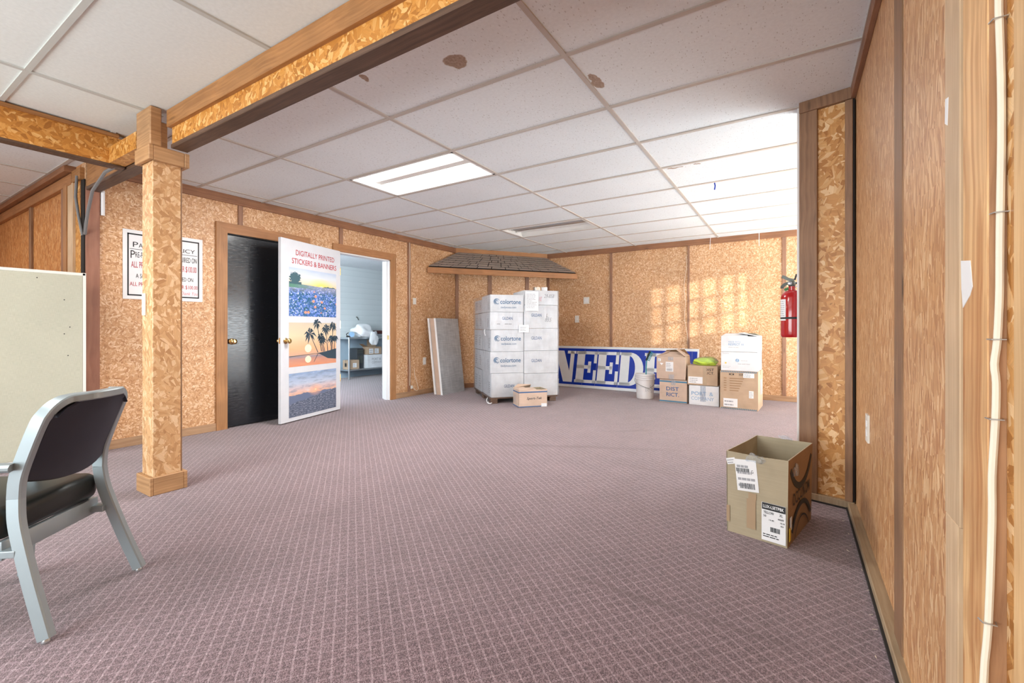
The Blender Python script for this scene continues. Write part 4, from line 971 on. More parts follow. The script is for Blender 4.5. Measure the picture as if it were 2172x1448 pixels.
# ================================================================== CARTONS
def carton(name, label, origin, rotz, w, d, h, mat='card', group=None, cat='cardboard box', flaps=True, tape='tape', bulge=0.0, tilt=0.0):
    t = thing(name, label, cat, origin, rotz, group)
    if tilt: t.rotation_euler = (0, tilt, rotz)
    q = MB(); q.box(0, 0, 0, w, d, h, .004, seg=2)
    if bulge:
        bmesh.ops.subdivide_edges(q.bm, edges=q.bm.edges[:], cuts=3, use_grid_fill=True)
        for v in q.bm.verts:
            c = v.co; kx = 1 - (2 * c.x / w - 1) ** 2; kz = 1 - (2 * c.z / h - 1) ** 2; ky = 1 - (2 * c.y / d - 1) ** 2
            if c.y < .01: c.y -= bulge * kx * kz
            if c.x < .01: c.x -= bulge * ky * kz
            if c.x > w - .01: c.x += bulge * ky * kz
    q.done('body', mat, t)
    if flaps:
        for y0, y1 in ((.002, d / 2 - .0015), (d / 2 + .0015, d - .002)):
            q = MB(); q.box(.002, y0, h, w - .002, y1, h + .003, .001, seg=1); q.done('flap', mat, t)
        if tape:
            q = MB(); q.box(-.0006, d / 2 - .024, h + .003, w + .0006, d / 2 + .024, h + .0036); q.box(-.0010, d / 2 - .024, h - .05, -.0002, d / 2 + .024, h + .0036); q.box(w + .0002, d / 2 - .024, h - .05, w + .0010, d / 2 + .024, h + .0036); q.done('tape', tape, t)
    return t
def front(): return (Vector((0, -.0006, 0)), Vector((1, 0, 0)), Vector((0, 0, 1)))
def sideL(d): return (Vector((-.0006, d, 0)), Vector((0, -1, 0)), Vector((0, 0, 1)))
def sideR(w): return (Vector((w + .0006, 0, 0)), Vector((0, 1, 0)), Vector((0, 0, 1)))
def label_part(t, fr, x, y, w, h, name='shipping_label', lines=3, barcode=True, seed=1, lift=.0006, mat='paper', ang=0.0):
    o, ux, uy = fr
    if ang:
        c, s = math.cos(ang), math.sin(ang); o = o + ux * x + uy * y; ux, uy = ux * c + uy * s, uy * c - ux * s; x = y = 0
    n = ux.cross(uy); fr1 = (o + n * lift, ux, uy); fr2 = (o + n * (lift + .0009), ux, uy)
    q = MB(); q.plate(fr1, x, y, x + w, y + h, .0008); lp = q.done(name, mat, t)
    q = MB()
    if lines: textlines(q, fr2, x + w * .08, y + h * (.42 if barcode else .1), w * .8, h * (.5 if barcode else .8), lines, 0, seed)
    if barcode: bars(q, fr2, x + w * .12, y + h * .08, w * .74, h * .24, 0, 0, random.Random(seed))
    q.done('print', 'ink_grey', lp); return lp, fr2

# ---- pallet with wrapped cartons
PA = math.atan2(.744, .669); P0 = Vector((-3.400, 4.830, 0)); pu = Vector((.669, .744, 0)); pv = Vector((-.744, .669, 0)); PW, PD = .955, 1.08
pal = thing('wooden_pallet', 'dark wooden pallet under the wrapped white cartons', 'pallet', P0, PA)
for k in range(3):
    x = (.02, PW / 2 - .045, PW - .11)[k]
    q = MB(); q.box(x, .01, .0, x + .09, .13, .062, .004, seg=1); q.box(x, PD - .13, .0, x + .09, PD - .01, .062, .004, seg=1); q.box(x, PD / 2 - .06, .0, x + .09, PD / 2 + .06, .062, .004, seg=1); q.box(x + .01, .0, .045, x + .08, PD, .064); q.done('stringer', 'pallet', pal)
for k in range(7):
    y = .0 + k * (PD - .09) / 6; q = MB(); q.box(0, y, .064, PW, y + .09, .080, .002, seg=1); q.done('deck_board', 'pallet', pal)
def PP(x, y, z): return P0 + pu * x + pv * y + Vector((0, 0, z))
GR = 'white cartons wrapped on the pallet'
def swirl(t, fr, cx, cy, r):
    q = MB()
    for (ri, ro, a0, a1) in ((.80, 1.0, 20, 250), (.52, .74, 60, 330), (.20, .46, 0, 300), (.86, .98, 265, 335)):
        n = 16; pts = []
        for i in range(n + 1): a = R(a0 + (a1 - a0) * i / n); pts.append((cx + r * ro * math.cos(a), cy + r * ro * math.sin(a)))
        for i in range(n, -1, -1):
            a = R(a0 + (a1 - a0) * i / n); k = .35 + .65 * math.sin(math.pi * i / n); rr_ = ro - (ro - ri) * k; pts.append((cx + r * rr_ * math.cos(a), cy + r * rr_ * math.sin(a)))
        o, ux, uy = fr; nn = ux.cross(uy) * .0009
        vs = [q.bm.verts.new(o + ux * p[0] + uy * p[1] + nn) for p in pts]
        for i in range(n): q.bm.faces.new((vs[i], vs[i + 1], vs[2 * n - i], vs[2 * n + 1 - i]))
    return q.done('swirl_logo', 'ink_teal', t)
def colortone(t, w, h):
    fr = front(); s = w / .46
    swirl(t, fr, .085 * s, h * .60, .042 * s)
    lettering(t, fr, [dict(body='colortone', x=.135 * s, y=h * .60 - .030 * s, w=.285 * s, h=.060 * s, bold=.012), dict(body='tiedyeusa.com', x=.140 * s, y=h * .60 - .095 * s, w=.215 * s, h=.036 * s)], 'ink_teal')
def gildan(t, cx, cy, w=.14, h=.040):
    lettering(t, front(), [dict(body='GILDAN', x=cx, y=cy, w=w, h=h, align='C', bold=.004)], 'ink_blue')
wl_, wr_ = .460, .485
LZ = [(.082, .400, .012, 0), (.403, .686, .000, .004), (.689, .979, .012, .002), (.982, 1.215, -.004, -.006), (1.218, 1.442, .0, 0)]
RZ = [(.082, .386, .000, 0), (.389, .692, .004, .0), (.695, .997, .008, .002), (1.000, 1.314, -.006, 0), (1.317, 1.510, -.012, 0)]
LL = ['bottom white carton of the pallet stack, partly behind the small brown carton', 'swirl-logo white carton second from the bottom of the pallet stack', 'swirl-logo white carton in the middle layer of the pallet stack', 'white carton with one blue word, just beneath the topmost swirl-logo carton', 'topmost swirl-logo white carton of the pallet stack']
RL = ['blank white carton at the bottom of the pallet column next to the blue sign', 'white carton second from the bottom of the pallet column next to the blue sign', 'white carton in the middle layer of the pallet column next to the blue sign', 'white carton with the handwritten number 855 on the pallet', 'topmost white carton with handwriting and a paper sheet on the pallet']
RLAB = ['bottom', 'second from bottom', 'middle', 'second from top', 'topmost']
for i, (z0, z1, dx, dy) in enumerate(LZ):
    t = carton('shipping_carton', LL[i], PP(.008 + dx, .002 + dy, z0), PA, wl_ - abs(dx), .53, z1 - z0, 'card_white', GR, 'carton', tape=None, flaps=(i == 4))
    h = z1 - z0
    if i in (1, 2, 4): colortone(t, wl_ - abs(dx), h)
    elif i == 0: gildan(t, .245, h * .40)
    else:
        gildan(t, .235, h * .56)
        q = MB(); fr = (Vector((0, -.0014, 0)), Vector((1, 0, 0)), Vector((0, 0, 1)))
        for x in (.09, .20, .25): q.plate(fr, x, h * .30, x + .045, h * .30 + .008)
        q.done('print', 'ink_grey', t)
    q = MB(); textlines(q, (Vector((-.0014, .53, 0)), Vector((0, -1, 0)), Vector((0, 0, 1))), .37, h * .15, .10, h * .5, 6, 0, i); q.done('side_print', 'ink_grey', t)
for i, (z0, z1, dx, dy) in enumerate(RZ):
    t = carton('shipping_carton', RL[i], PP(.474 + max(0, dx) * .3, .004 + dy, z0), PA, wr_, .53, z1 - z0, 'card_white', GR, 'carton', tape=None, flaps=(i == 4))
    h = z1 - z0
    if i in (1, 2, 3): gildan(t, .175, h * .50, .145, .042)
    if i == 3:
        lettering(t, front(), [dict(body='855', x=.30, y=h * .28, w=.095, h=.055, shear=.3), dict(body='L', x=.315, y=h * .48, w=.03, h=.05, shear=.2)], 'ink_grey', 'handwriting')
    if i == 4:
        lettering(t, front(), [dict(body='29-858', x=.285, y=h * .50, w=.150, h=.052, shear=.3)], 'ink_grey', 'handwriting')
        lettering(t, front(), [dict(body='11E', x=.190, y=h * .28, w=.065, h=.055, shear=.2)], 'ink_pink', 'handwriting')
for i, (z0, z1, dx, dy) in enumerate(LZ):
    t = carton('shipping_carton', 'white carton at the rear of the pallet facing the leaning boards, ' + RLAB[i] + ' layer', PP(.010 + (dx * -.5), .540 + dy, z0 + .004), PA, wl_ - .01, .53, z1 - z0 - .006 - (.03 if i == 4 else 0), 'card_white', GR, 'carton', tape=None, flaps=False)
    h = z1 - z0
    q = MB(); fr = (Vector((-.0014, .53, 0)), Vector((0, -1, 0)), Vector((0, 0, 1)))
    textlines(q, fr, .08, h * .2, .16, h * .55, 5, 0, 20 + i); textlines(q, fr, .36, h * .2, .12, h * .55, 5, 0, 40 + i); q.done('side_print', 'ink_grey', t)
# stretch film: wrinkled shell round the load
sw = thing('stretch_wrap', 'clear stretch film wound round the white cartons on the pallet', 'plastic wrap', P0, PA)
q = MB(); rs = []; rnd = random.Random(11)
per = []
def edge(a, c, n): return [(a[0] + (c[0] - a[0]) * i / n, a[1] + (c[1] - a[1]) * i / n) for i in range(n)]
x0, x1, y0, y1 = -.010, .972, -.012, 1.082
per = edge((x0 + .01, y0), (x1 - .01, y0), 16) + edge((x1, y0 + .01), (x1, y1 - .01), 14) + edge((x1 - .01, y1), (x0 + .01, y1), 16) + edge((x0, y1 - .01), (x0, y0 + .01), 14)
nz = 22
for k in range(nz + 1):
    z = .083 + (1.452 - .083) * k / nz; ring = []
    for i, (x, y) in enumerate(per):
        jx = rnd.uniform(-.002, .004) if k not in (0, nz) else .002
        cx, cy = .48, .53; dd = Vector((x - cx, y - cy)); dd.normalize()
        zz = z + (.065 * max(0, min(1, (x - .42) / .06)) if k == nz else 0)
        j = jx + (.006 if (x < .1 and y > .15) else 0) * math.sin(i * 1.7 + k * .6)
        ring.append((x + dd.x * max(j, -.001), y + dd.y * max(j, -.001), zz))
    rs.append(ring)
q.rings(rs, True, False); q.done('film', 'wrap', sw, smooth=True)
fp = (Vector((0, -.0165, 0)), Vector((1, 0, 0)), Vector((0, 0, 1)))
q = MB(); q.plate(fp, .485, 1.235, .672, 1.495, .001); pk = q.done('packing_sheet', 'card_white', sw)
q = MB(); textlines(q, (fp[0] + Vector((0, -.0016, 0)), fp[1], fp[2]), .50, 1.27, .15, .20, 11, 0, 5); q.done('print', 'ink_grey', pk)
q = MB(); q.plate(fp, .395, .945, .535, 1.045, .001); pk = q.done('small_label', 'card_white', sw)
q = MB(); textlines(q, (fp[0] + Vector((0, -.0016, 0)), fp[1], fp[2]), .415, .965, .10, .06, 4, 0, 6); q.done('print', 'ink_grey', pk)
q = MB(); q.tube([(-.01, .10, .07), (-.03, .06, .045), (-.03, .02, .015), (.0, -.02, .012), (.02, -.03, .02), (.0, -.05, .012), (-.03, -.03, .014), (-.02, .0, .03)], .005, 6); q.done('loose_tail', 'paper', sw, smooth=True)
q = MB(); q.tube([(-.016, .22, .985), (-.030, .20, .965), (-.030, .18, .93), (-.018, .19, .90)], .006, 6); q.done('twisted_tail', 'paper', sw, smooth=True)
for nm, lab, x, r_, m_ in (('tape_dispenser', 'small yellowish tape dispenser on top of the pallet cartons', .70, .03, 'plate'), ('tape_roll', 'roll of clear tape standing on top of the pallet cartons', .80, .042, 'paper')):
    c = PP(x, .10, 1.516); t = thing(nm, lab, 'tape', c, PA)
    if nm == 'tape_roll':
        q = MB(); q.lathe([(r_ * .55, 0), (r_, 0), (r_, .050), (r_ * .55, .050), (r_ * .55, .001)], 24); q.done('roll', 'paper', t, smooth=True); q = MB(); q.lathe([(r_ * .50, .002), (r_ * .545, .002), (r_ * .545, .049), (r_ * .50, .049), (r_ * .50, .003)], 24); q.done('core', 'tape', t, smooth=True)
    else:
        q = MB(); q.box(-.045, -.02, 0, .035, .02, .050, .008); q.done('body', 'plate', t, smooth=True); q = MB(); q.lathe([(.012, -.022), (.022, -.022), (.022, .022), (.012, .022)], 16, (.0, 0, .035), axis='y'); q.done('roll', 'string', t, smooth=True)
        q = MB(); q.box(-.064, -.018, .008, -.045, .018, .016); q.box(-.064, -.018, .034, -.045, .018, .042); q.done('cutter', 'black', t)

# ---- small brown carton in front of the pallet
SA = math.atan2(5.070 - 4.781, -2.673 + 2.922)
t = thing('open_carton', 'small low brown carton with dark blue bands in front of the wrapped pallet', 'cardboard box', (-2.922, 4.781, 0), SA)
w, d, h = .381, .238, .222
def open_body(t, w, d, h, mat, inner, th=.004, name='body'):
    q = MB()
    q.box(0, 0, 0, w, d, .006)
    for a in ((0, 0, w, th), (0, d - th, w, d), (0, 0, th, d), (w - th, 0, w, d)): q.box(a[0], a[1], 0, a[2], a[3], h)
    q.done(name, mat, t)
    q = MB(); e = th + .0008
    q.poly([(e, e, .01), (w - e, e, .01), (w - e, e, h - .002), (e, e, h - .002)]); q.poly([(e, d - e, .01), (w - e, d - e, .01), (w - e, d - e, h - .002), (e, d - e, h - .002)]); q.poly([(e, e, .01), (e, d - e, .01), (e, d - e, h - .002), (e, e, h - .002)]); q.poly([(w - e, e, .01), (w - e, d - e, .01), (w - e, d - e, h - .002), (w - e, e, h - .002)]); q.poly([(e, e, .0075), (w - e, e, .0075), (w - e, d - e, .0075), (e, d - e, .0075)])
    q.done('inner_lining', inner, t)
def flap(t, pts, n, mat, th=.0035, name='flap'):
    q = MB(); q.poly(pts, Vector(n) * th); return q.done(name, mat, t)
open_body(t, w, d, h, 'card_pink', 'card_in')
flap(t, [(.002, d, h), (w * .6, d, h), (w * .58, d - .07, h + .045), (.06, d - .02, h + .05)], (0, .3, 1), 'card_pink'); flap(t, [(.0, .002, h), (.0, d - .002, h), (.13, d - .04, h + .012), (.13, .03, h + .008)], (0, 0, 1), 'card_pink'); flap(t, [(.004, 0, h), (w * .62, 0, h), (w * .58, .09, h + .016), (.02, .09, h + .014)], (0, 0, 1), 'card_pink')
fr = front(); lettering(t, fr, [dict(body='Sport-Tek', x=.105, y=.090, w=.205, h=.040, shear=.28, bold=.02, spacing=1.1)], 'ink_dark')
q = MB(); f2 = (Vector((0, -.0014, 0)), fr[1], fr[2]); q.plate(f2, .0, h - .036, w, h - .022); q.plate(f2, .0, .006, w, .017); sl = (Vector((-.0014, d, 0)), Vector((0, -1, 0)), Vector((0, 0, 1))); q.plate(sl, 0, h - .036, d, h - .022); q.plate(sl, 0, .006, d, .017); q.done('printed_band', 'ink_blue', t)
lettering(t, sideL(d), [dict(body='DIST', x=.03, y=.105, w=.085, h=.042, bold=.01), dict(body='RICT', x=.03, y=.055, w=.085, h=.042, bold=.01)], 'ink_grey')
q = MB(); q.plate(f2, .30, .004, .375, .045, .001); q.done('sticker', 'card_white', t)

# ---- boards leaning beside the pallet
LA = math.atan2(5.658 - 5.087, -4.476 + 4.439); lean = -R(6.6)
def leaner(name, label, x0, th, w, h, cat):
    t = thing(name, label, cat, (-4.439, 5.087, 0), LA); return t
SH = Matrix.Shear('XY', 4, (0, 0)) if False else None
def leanbox(t, y0, y1, x0, x1, h, nm, mat, bev=.003, top=.0):
    """a slab leaning back: local y runs into the wall, sheared with height by the lean"""
    q = MB(); q.box(x0, y0, 0, x1, y1, h, bev, seg=1)
    for v in q.bm.verts: v.co.y += v.co.z * .117
    return q.done(nm, mat, t)
t = leaner('foil_faced_box', 'tall flat box with brushed silver face leaning beside the wrapped pallet', 0, 0, 0, 0, 'box')
leanbox(t, .006, .115, .0, .572, 1.150, 'body', 'card_pink'); leanbox(t, .0, .006, -.002, .574, 1.152, 'foil_face', 'foil', 0); leanbox(t, -.002, .030, -.006, -.001, 1.152, 'edge_wrap', 'paper', 0)
t2 = leaner('foam_board', 'narrow white board standing between the silver box and the wall', 0, 0, 0, 0, 'board')
leanbox(t2, .128, .160, .0, .560, 1.152, 'sheet', 'paper'); leanbox(t2, .160, .163, .0, .560, 1.152, 'backing', 'card', 0)

# ---- blue sign leaning on the back wall
sx0, sx1 = -3.660, -1.205; sya, syb, szt = 6.950, 7.125, .686
ang = math.atan2(szt, syb - sya); sl_ = math.hypot(szt, syb - sya)
sgn = thing('leaning_sign', 'long blue sign with white slab letters leaning against the back wall', 'sign', (sx0, sya, .004), rot=(ang, 0, 0))
SW = sx1 - sx0
q = MB(); q.box(0, 0, -.030, SW, sl_, .0, .001, seg=1); q.done('board', 'sign_white', sgn)
FZ = (Vector((0, 0, .0004)), Vector((1, 0, 0)), Vector((0, 1, 0)))
q = MB(); q.plate(FZ, .035, .045, SW - .02, sl_ - .040, .0006); q.done('blue_field', 'sign_blue', sgn)
LH0, LH1 = .085, sl_ - .085
def slab_letter(q, ch, x, w):
    y0, y1 = LH0, LH1; H = y1 - y0; s = .040; st = w * .37; k = (FZ[0] + Vector((0, 0, .0008)), FZ[1], FZ[2])
    P = lambda *a: q.plate(k, *a, .0006)
    if ch == 'E':
        P(x + .02, y0, x + .02 + st, y1); P(x, y0, x + .04 + st, y0 + s * 1.2); P(x, y1 - s * 1.2, x + .04 + st, y1)
        P(x + .02, y1 - s * 1.3, x + w, y1); P(x + .02, y0, x + w, y0 + s * 1.3); P(x + w - .05, y1 - .20, x + w, y1); P(x + w - .05, y0, x + w, y0 + .22)
        P(x + .02, y0 + H * .5 - .03, x + w * .72, y0 + H * .5 + .03); P(x + w * .60, y0 + H * .5 - .095, x + w * .74, y0 + H * .5 + .095)
    if ch == 'N':
        P(x + .03, y0, x + .10, y1); P(x, y0, x + .15, y0 + s); P(x, y1 - s, x + .15, y1); P(x + w - .10, y0, x + w - .03, y1); P(x + w - .16, y1 - s * 1.2, x + w, y1)
        q.fpoly(k, [(x + .03, y1), (x + .03 + st * 1.05, y1), (x + w - .03, y0), (x + w - .03 - st * 1.05, y0)], .0009)
    if ch == 'D':
        P(x + .02, y0, x + .02 + st, y1); P(x, y0, x + .05 + st, y0 + s * 1.2); P(x, y1 - s * 1.2, x + .05 + st, y1)
        n = 14; cx = x + w * .42; out = [(cx + (w * .58) * math.cos(a), y0 + H / 2 + H / 2 * math.sin(a)) for a in [math.pi / 2 - math.pi * i / n for i in range(n + 1)]]; inn = [(cx - .02 + (w * .30) * math.cos(a), y0 + H / 2 + (H / 2 - s * 1.3) * math.sin(a)) for a in [-math.pi / 2 + math.pi * i / n for i in range(n + 1)]]
        for i in range(n): q.fpoly(k, [out[i + 1], out[i], inn[n - i], inn[n - i - 1]][::-1] if False else [out[i], inn[n - i], inn[n - i - 1], out[i + 1]], .0006)
        P(x + st * .5, y0, cx, y0 + s * 1.3); P(x + st * .5, y1 - s * 1.3, cx, y1)
q = MB(); xs = (('N', -3.60, .425), ('E', -3.165, .375), ('E', -2.785, .370), ('D', -2.405, .395), ('E', -2.000, .370), ('D', -1.625, .34))
for chh, xx, ww in xs: slab_letter(q, chh, xx - sx0, ww)
q.done('lettering', 'sign_white', sgn)
q = MB(); k = (FZ[0] + Vector((0, 0, .0016)), FZ[1], FZ[2])
for xx in (-3.02, -2.79, -2.41, -1.30): q.plate(k, xx - sx0, .05, xx - sx0 + .003, sl_ - .05, .0004)
q.done('seam', 'ink_grey', sgn)

# ---- bucket and brush
bk = thing('plastic_bucket', 'white plastic bucket standing beside the brown cartons', 'bucket', (-1.815, 6.440, 0))
q = MB(); q.lathe([(.112, 0), (.116, .004), (.128, .27), (.136, .272), (.136, .280), (.130, .282), (.131, .300), (.139, .302), (.139, .309), (.132, .311), (.133, .328), (.140, .330), (.140, .345), (.136, .350), (.130, .350), (.126, .30), (.110, .012), (.01, .010)], 40); q.done('body', 'bucket', bk, smooth=True)
q = MB(); q.tube([(-.14, 0, .29), (-.139, -.04, .25), (-.10, -.105, .22), (.0, -.145, .185), (.09, -.115, .15), (.136, -.03, .20), (.140, 0, .29)], .0025, 6); q.done('bail_handle', 'darkmetal', bk, smooth=True)
for s in (-1, 1):
    q = MB(); q.lathe([(.018, 0), (.018, s * .010), (.010, s * .014)], 12, (s * .131, 0, .29), axis='x'); q.done('handle_ear', 'bucket', bk, smooth=True)
def bucket_print(a0, a1, z0, z1, n, seed):
    q = MB(); r = random.Random(seed)
    for i in range(n):
        z = z0 + (z1 - z0) * i / n; a = a0
        while a < a1:
            e = a + r.uniform(.03, .09); rr_ = .117 + (z / .27) * .0115 + .0012; dz = (z1 - z0) / n * .5
            if r.random() > .3: q.poly([(rr_ * math.cos(t_), rr_ * math.sin(t_), zz) for t_, zz in ((a, z), (e, z), (e, z + dz), (a, z + dz))])
            a = e + .02
    q.done('print', 'ink_grey', bk)
bucket_print(-1.25, -.85, .11, .17, 5, 3); bucket_print(-.75, -.40, .09, .20, 6, 4); bucket_print(-2.55, -2.30, .17, .20, 2, 9)
br = thing('scrub_brush', 'teal long handled brush standing in the white bucket', 'brush', (-1.795, 6.43, .012))
q = MB(); q.tube([(.0, .02, .0), (-.005, .01, .20), (.0, -.005, .42), (.012, -.012, .545)], .008, 8); q.done('handle', 'teal', br, smooth=True)
q = MB(); q.sweep([(.006, -.012, .53), (.035, -.015, .60), (.062, -.018, .660)], rect(.020, .010, .004)); q.done('head', 'black', br)
q = MB()
for i in range(7):
    t_ = i / 6
    for s in (-.012, 0, .012):
        p = Vector((.012 + .05 * t_, -.012 + s, .545 + .11 * t_)); q.tube([p, p + Vector((.042, -.006, -.020))], .0045, 5)
q.done('bristles', 'teal', br)

# ---- cartons by the back wall
BX = Vector((-1.563, 6.245, 0)); BA = -.05
GC = 'cartons stacked by the back wall'
t = carton('shipping_carton', 'brown carton with blue two-line lettering and blue bands beside the bucket', BX, BA, .359, .24, .305, 'card_pink', GC, 'carton')
lettering(t, front(), [dict(body='DIST', x=.092, y=.160, w=.165, h=.052, bold=.012), dict(body='RICT.', x=.092, y=.082, w=.168, h=.052, bold=.012)], 'ink_blue')
q = MB(); q.plate((Vector((0, -.0014, 0)), Vector((1, 0, 0)), Vector((0, 0, 1))), 0, .272, .361, .292); q.plate((Vector((0, -.0014, 0)), Vector((1, 0, 0)), Vector((0, 0, 1))), 0, .008, .361, .026); q.done('printed_band', 'tape_teal', t)
q = MB(); q.plate((Vector((0, -.0024, 0)), Vector((1, 0, 0)), Vector((0, 0, 1))), .155, .235, .215, .305); q.done('clear_tape', 'cleartape', t)
UA = BA
t = thing('open_carton', 'open brown carton with bulging sides stacked on the blue-lettered carton', 'carton', (BX.x - .035, BX.y - .010, .313), BA, GC)
w, d, h = .375, .25, .310
q = MB(); q.box(0, 0, 0, w, d, h - .002, .004, seg=1); bmesh.ops.subdivide_edges(q.bm, edges=q.bm.edges[:], cuts=3, use_grid_fill=True)
for v in q.bm.verts:
    c = v.co; kz = 1 - (2 * c.z / h - 1) ** 2
    if c.x > w * .7: c.x += .010 * kz
    if c.y < d * .3: c.y -= .010 * kz
q.done('body', 'card_pink', t)
flap(t, [(.004, 0, h), (w - .02, 0, h), (w - .03, .12, h + .050), (.10, .12, h + .055)], (0, 0, 1), 'card_pink'); flap(t, [(.0, .0, h), (0, d, h), (.14, d - .05, h + .075), (.14, .05, h + .050)], (0, 0, 1), 'card_pink'); flap(t, [(w, .0, h), (w, d, h), (w - .13, d - .04, h + .10), (w - .12, .03, h + .085)], (0, 0, 1), 'card_pink'); flap(t, [(.0, d, h), (w, d, h), (w - .05, d - .08, h + .09), (.08, d - .06, h + .07)], (0, 0, 1), 'card_dark')
fo = (Vector((0, -.0090, 0)), Vector((1, 0, 0)), Vector((0, 0, 1)))
label_part(t, fo, .125, .105, .100, .130, seed=4); label_part(t, fo, .020, .240, .040, .035, 'small_label', 1, False, 5); q = MB(); q.fpoly(fo, [(.045, .22), (.095, .215), (.068, .185)], .001); q.done('torn_label', 'paper', t)
q = MB(); q.plate(fo, .165, .0, .235, .065); q.plate(fo, .155, .255, .225, .30); q.done('clear_tape', 'cleartape', t)
DX = Vector((-1.176, 6.219, 0)); DA = math.atan2(-.008, .362)
t = carton('shipping_carton', 'white carton with pale blue two-line lettering under the bagged-shirt carton', DX, DA, .362, .30, .252, 'card_white', GC, 'carton')
lettering(t, front(), [dict(body='PO', x=.030, y=.128, w=.095, h=.048, bold=.012), dict(body='RT', x=.132, y=.128, w=.078, h=.048, bold=.006), dict(body='&', x=.250, y=.128, w=.045, h=.048), dict(body='COMPANY', x=.028, y=.065, w=.275, h=.044)], 'ink_light')
q = MB(); q.plate((Vector((0, -.0022, 0)), Vector((1, 0, 0)), Vector((0, 0, 1))), .140, .05, .205, .25); q.done('clear_tape', 'cleartape', t)
t = carton('shipping_carton', 'brown carton with black two-line lettering carrying a bag of neon shirts', DX + Vector((-.018, -.006, .2605)), DA, .366, .30, .250, 'card', GC, 'carton', flaps=True)
lettering(t, front(), [dict(body='DIST', x=.215, y=.190, w=.108, h=.032, bold=.012), dict(body='RICT.', x=.215, y=.146, w=.110, h=.032, bold=.012)], 'black')
label_part(t, front(), .012, .020, .175, .088, lines=3, barcode=False, seed=7)
q = MB(); q.plate((Vector((0, -.0014, 0)), Vector((1, 0, 0)), Vector((0, 0, 1))), .19, .0, .235, .25); q.done('tape', 'tape', t)
q = MB(); lettering(t, sideR(.366), [dict(body='DIST', x=.06, y=.130, w=.10, h=.032, bold=.012), dict(body='RICT.', x=.06, y=.088, w=.10, h=.032, bold=.012)], 'black')
# bag of neon shirts
bgc = thing('bag_of_shirts', 'clear bag of neon yellow shirts lying on the black-lettered carton', 'bag', (DX.x + .19, DX.y + .13, .516))
def blob(rx, ry, rz, seed, mat, name, par, amp=.18, cut=.0, sub=3, loc=(0, 0, 0)):
    q = MB(); bmesh.ops.create_icosphere(q.bm, subdivisions=sub, radius=1.0); r = random.Random(seed)
    ph = [(Vector((r.uniform(-1, 1), r.uniform(-1, 1), r.uniform(-1, 1))) * r.uniform(2.5, 6.5), r.uniform(0, 6.3)) for _ in range(7)]
    for v in q.bm.verts:
        n = v.co.copy(); k = 1 + amp * sum(math.sin(n.dot(f) + p) for f, p in ph) / 4
        c = Vector((n.x * rx * k, n.y * ry * k, n.z * rz * k)); c.z = max(c.z, -rz * .75) + rz * .75
        v.co = c + Vector(loc)
    return q.done(name, mat, par, smooth=True)
blob(.135, .105, .055, 4, 'neon', 'folded_shirts', bgc, .28, sub=4); blob(.150, .118, .066, 8, 'polybag', 'plastic_bag', bgc, .10)
EX = Vector((-.794, 6.146, 0)); EA = math.atan2(-.019, .422)
t = carton('shipping_carton', 'tall brown carton with striped tape edges under two white cartons', EX, EA, .424, .49, .470, 'card', GC, 'carton')
lettering(t, front(), [dict(body='MCM', x=.105, y=.418, w=.055, h=.024, bold=.01), dict(body='SON', x=.215, y=.418, w=.055, h=.024, bold=.01)], 'black')
ff = (Vector((0, -.0014, 0)), Vector((1, 0, 0)), Vector((0, 0, 1)))
q = MB()
for k_ in range(6): yy = .375 - k_ * .030; q.plate(ff, .045, yy, .075, yy + .010); q.plate(ff, .110, yy, .110 + (.16 - .012 * k_), yy + .010)
q.done('print', 'card_dark', t)
q = MB()
for zz in (.452, .0): 
    for k_ in range(20): x = .01 + k_ * .020; q.fpoly(ff, [(x, zz), (x + .010, zz), (x + .021, zz + .017), (x + .011, zz + .017)], .0006)
q.done('striped_tape', 'tape_teal', t)
label_part(t, ff, .040, .025, .160, .105, lines=2, barcode=False, seed=9); label_part(t, ff, .325, .150, .050, .088, 'small_label', 4, False, 10); label_part(t, ff, .262, .395, .120, .055, 'top_label', 2, False, 12)
q = MB(); fs_ = (Vector((.4254, 0, 0)), Vector((0, 1, 0)), Vector((0, 0, 1))); q.plate(fs_, .20, .17, .42, .36); q.done('side_panel_print', 'ink_grey', t)
GX = EX + Vector((.012, -.004, .4745))
t = carton('shipping_carton', 'white carton with small blue round mark, lower of two on the tall brown carton', GX, EA, .405, .44, .232, 'card_white', GC, 'carton', flaps=False)
q = MB(); q.fpoly(ff, [(.185 + .021 * math.cos(a * .2618), .130 + .021 * math.sin(a * .2618)) for a in range(24)], .0006); q.done('round_mark', 'ink_light', t)
q = MB(); f3 = (Vector((0, -.0026, 0)), ff[1], ff[2]); q.fpoly(f3, [(.187, .148), (.191, .148), (.186, .132), (.189, .132), (.182, .111), (.178, .111), (.184, .128), (.181, .128)], .0004); q.done('mark_stroke', 'paper', t)
q = MB(); textlines(q, ff, .225, .120, .11, .02, 1, 0, 3); textlines(q, ff, .02, .205, .11, .02, 1, 0, 4); textlines(q, ff, .19, .075, .16, .03, 1, 0, 5); textlines(q, ff, .02, .030, .10, .035, 2, 0, 6); q.done('print', 'ink_faint', t)
q = MB(); q.fpoly(ff, [(.055 + (.016 if a % 2 else .006) * math.cos(a * .3927), .095 + (.016 if a % 2 else .006) * math.sin(a * .3927)) for a in range(16)], .0006); q.done('sun_mark', 'yellow', t)
t = carton('shipping_carton', 'white carton with pale blue respect slogan, topmost on the tall brown carton', GX + Vector((.0, .002, .2345)), EA, .408, .44, .192, 'card_white', GC, 'carton', flaps=False)
lettering(t, front(), [dict(body='MADE WITH', x=.085, y=.112, w=.135, h=.020), dict(body='RESPECT', x=.085, y=.078, w=.130, h=.026, bold=.014), dict(body='II', x=.232, y=.080, w=.020, h=.022)], 'ink_light')
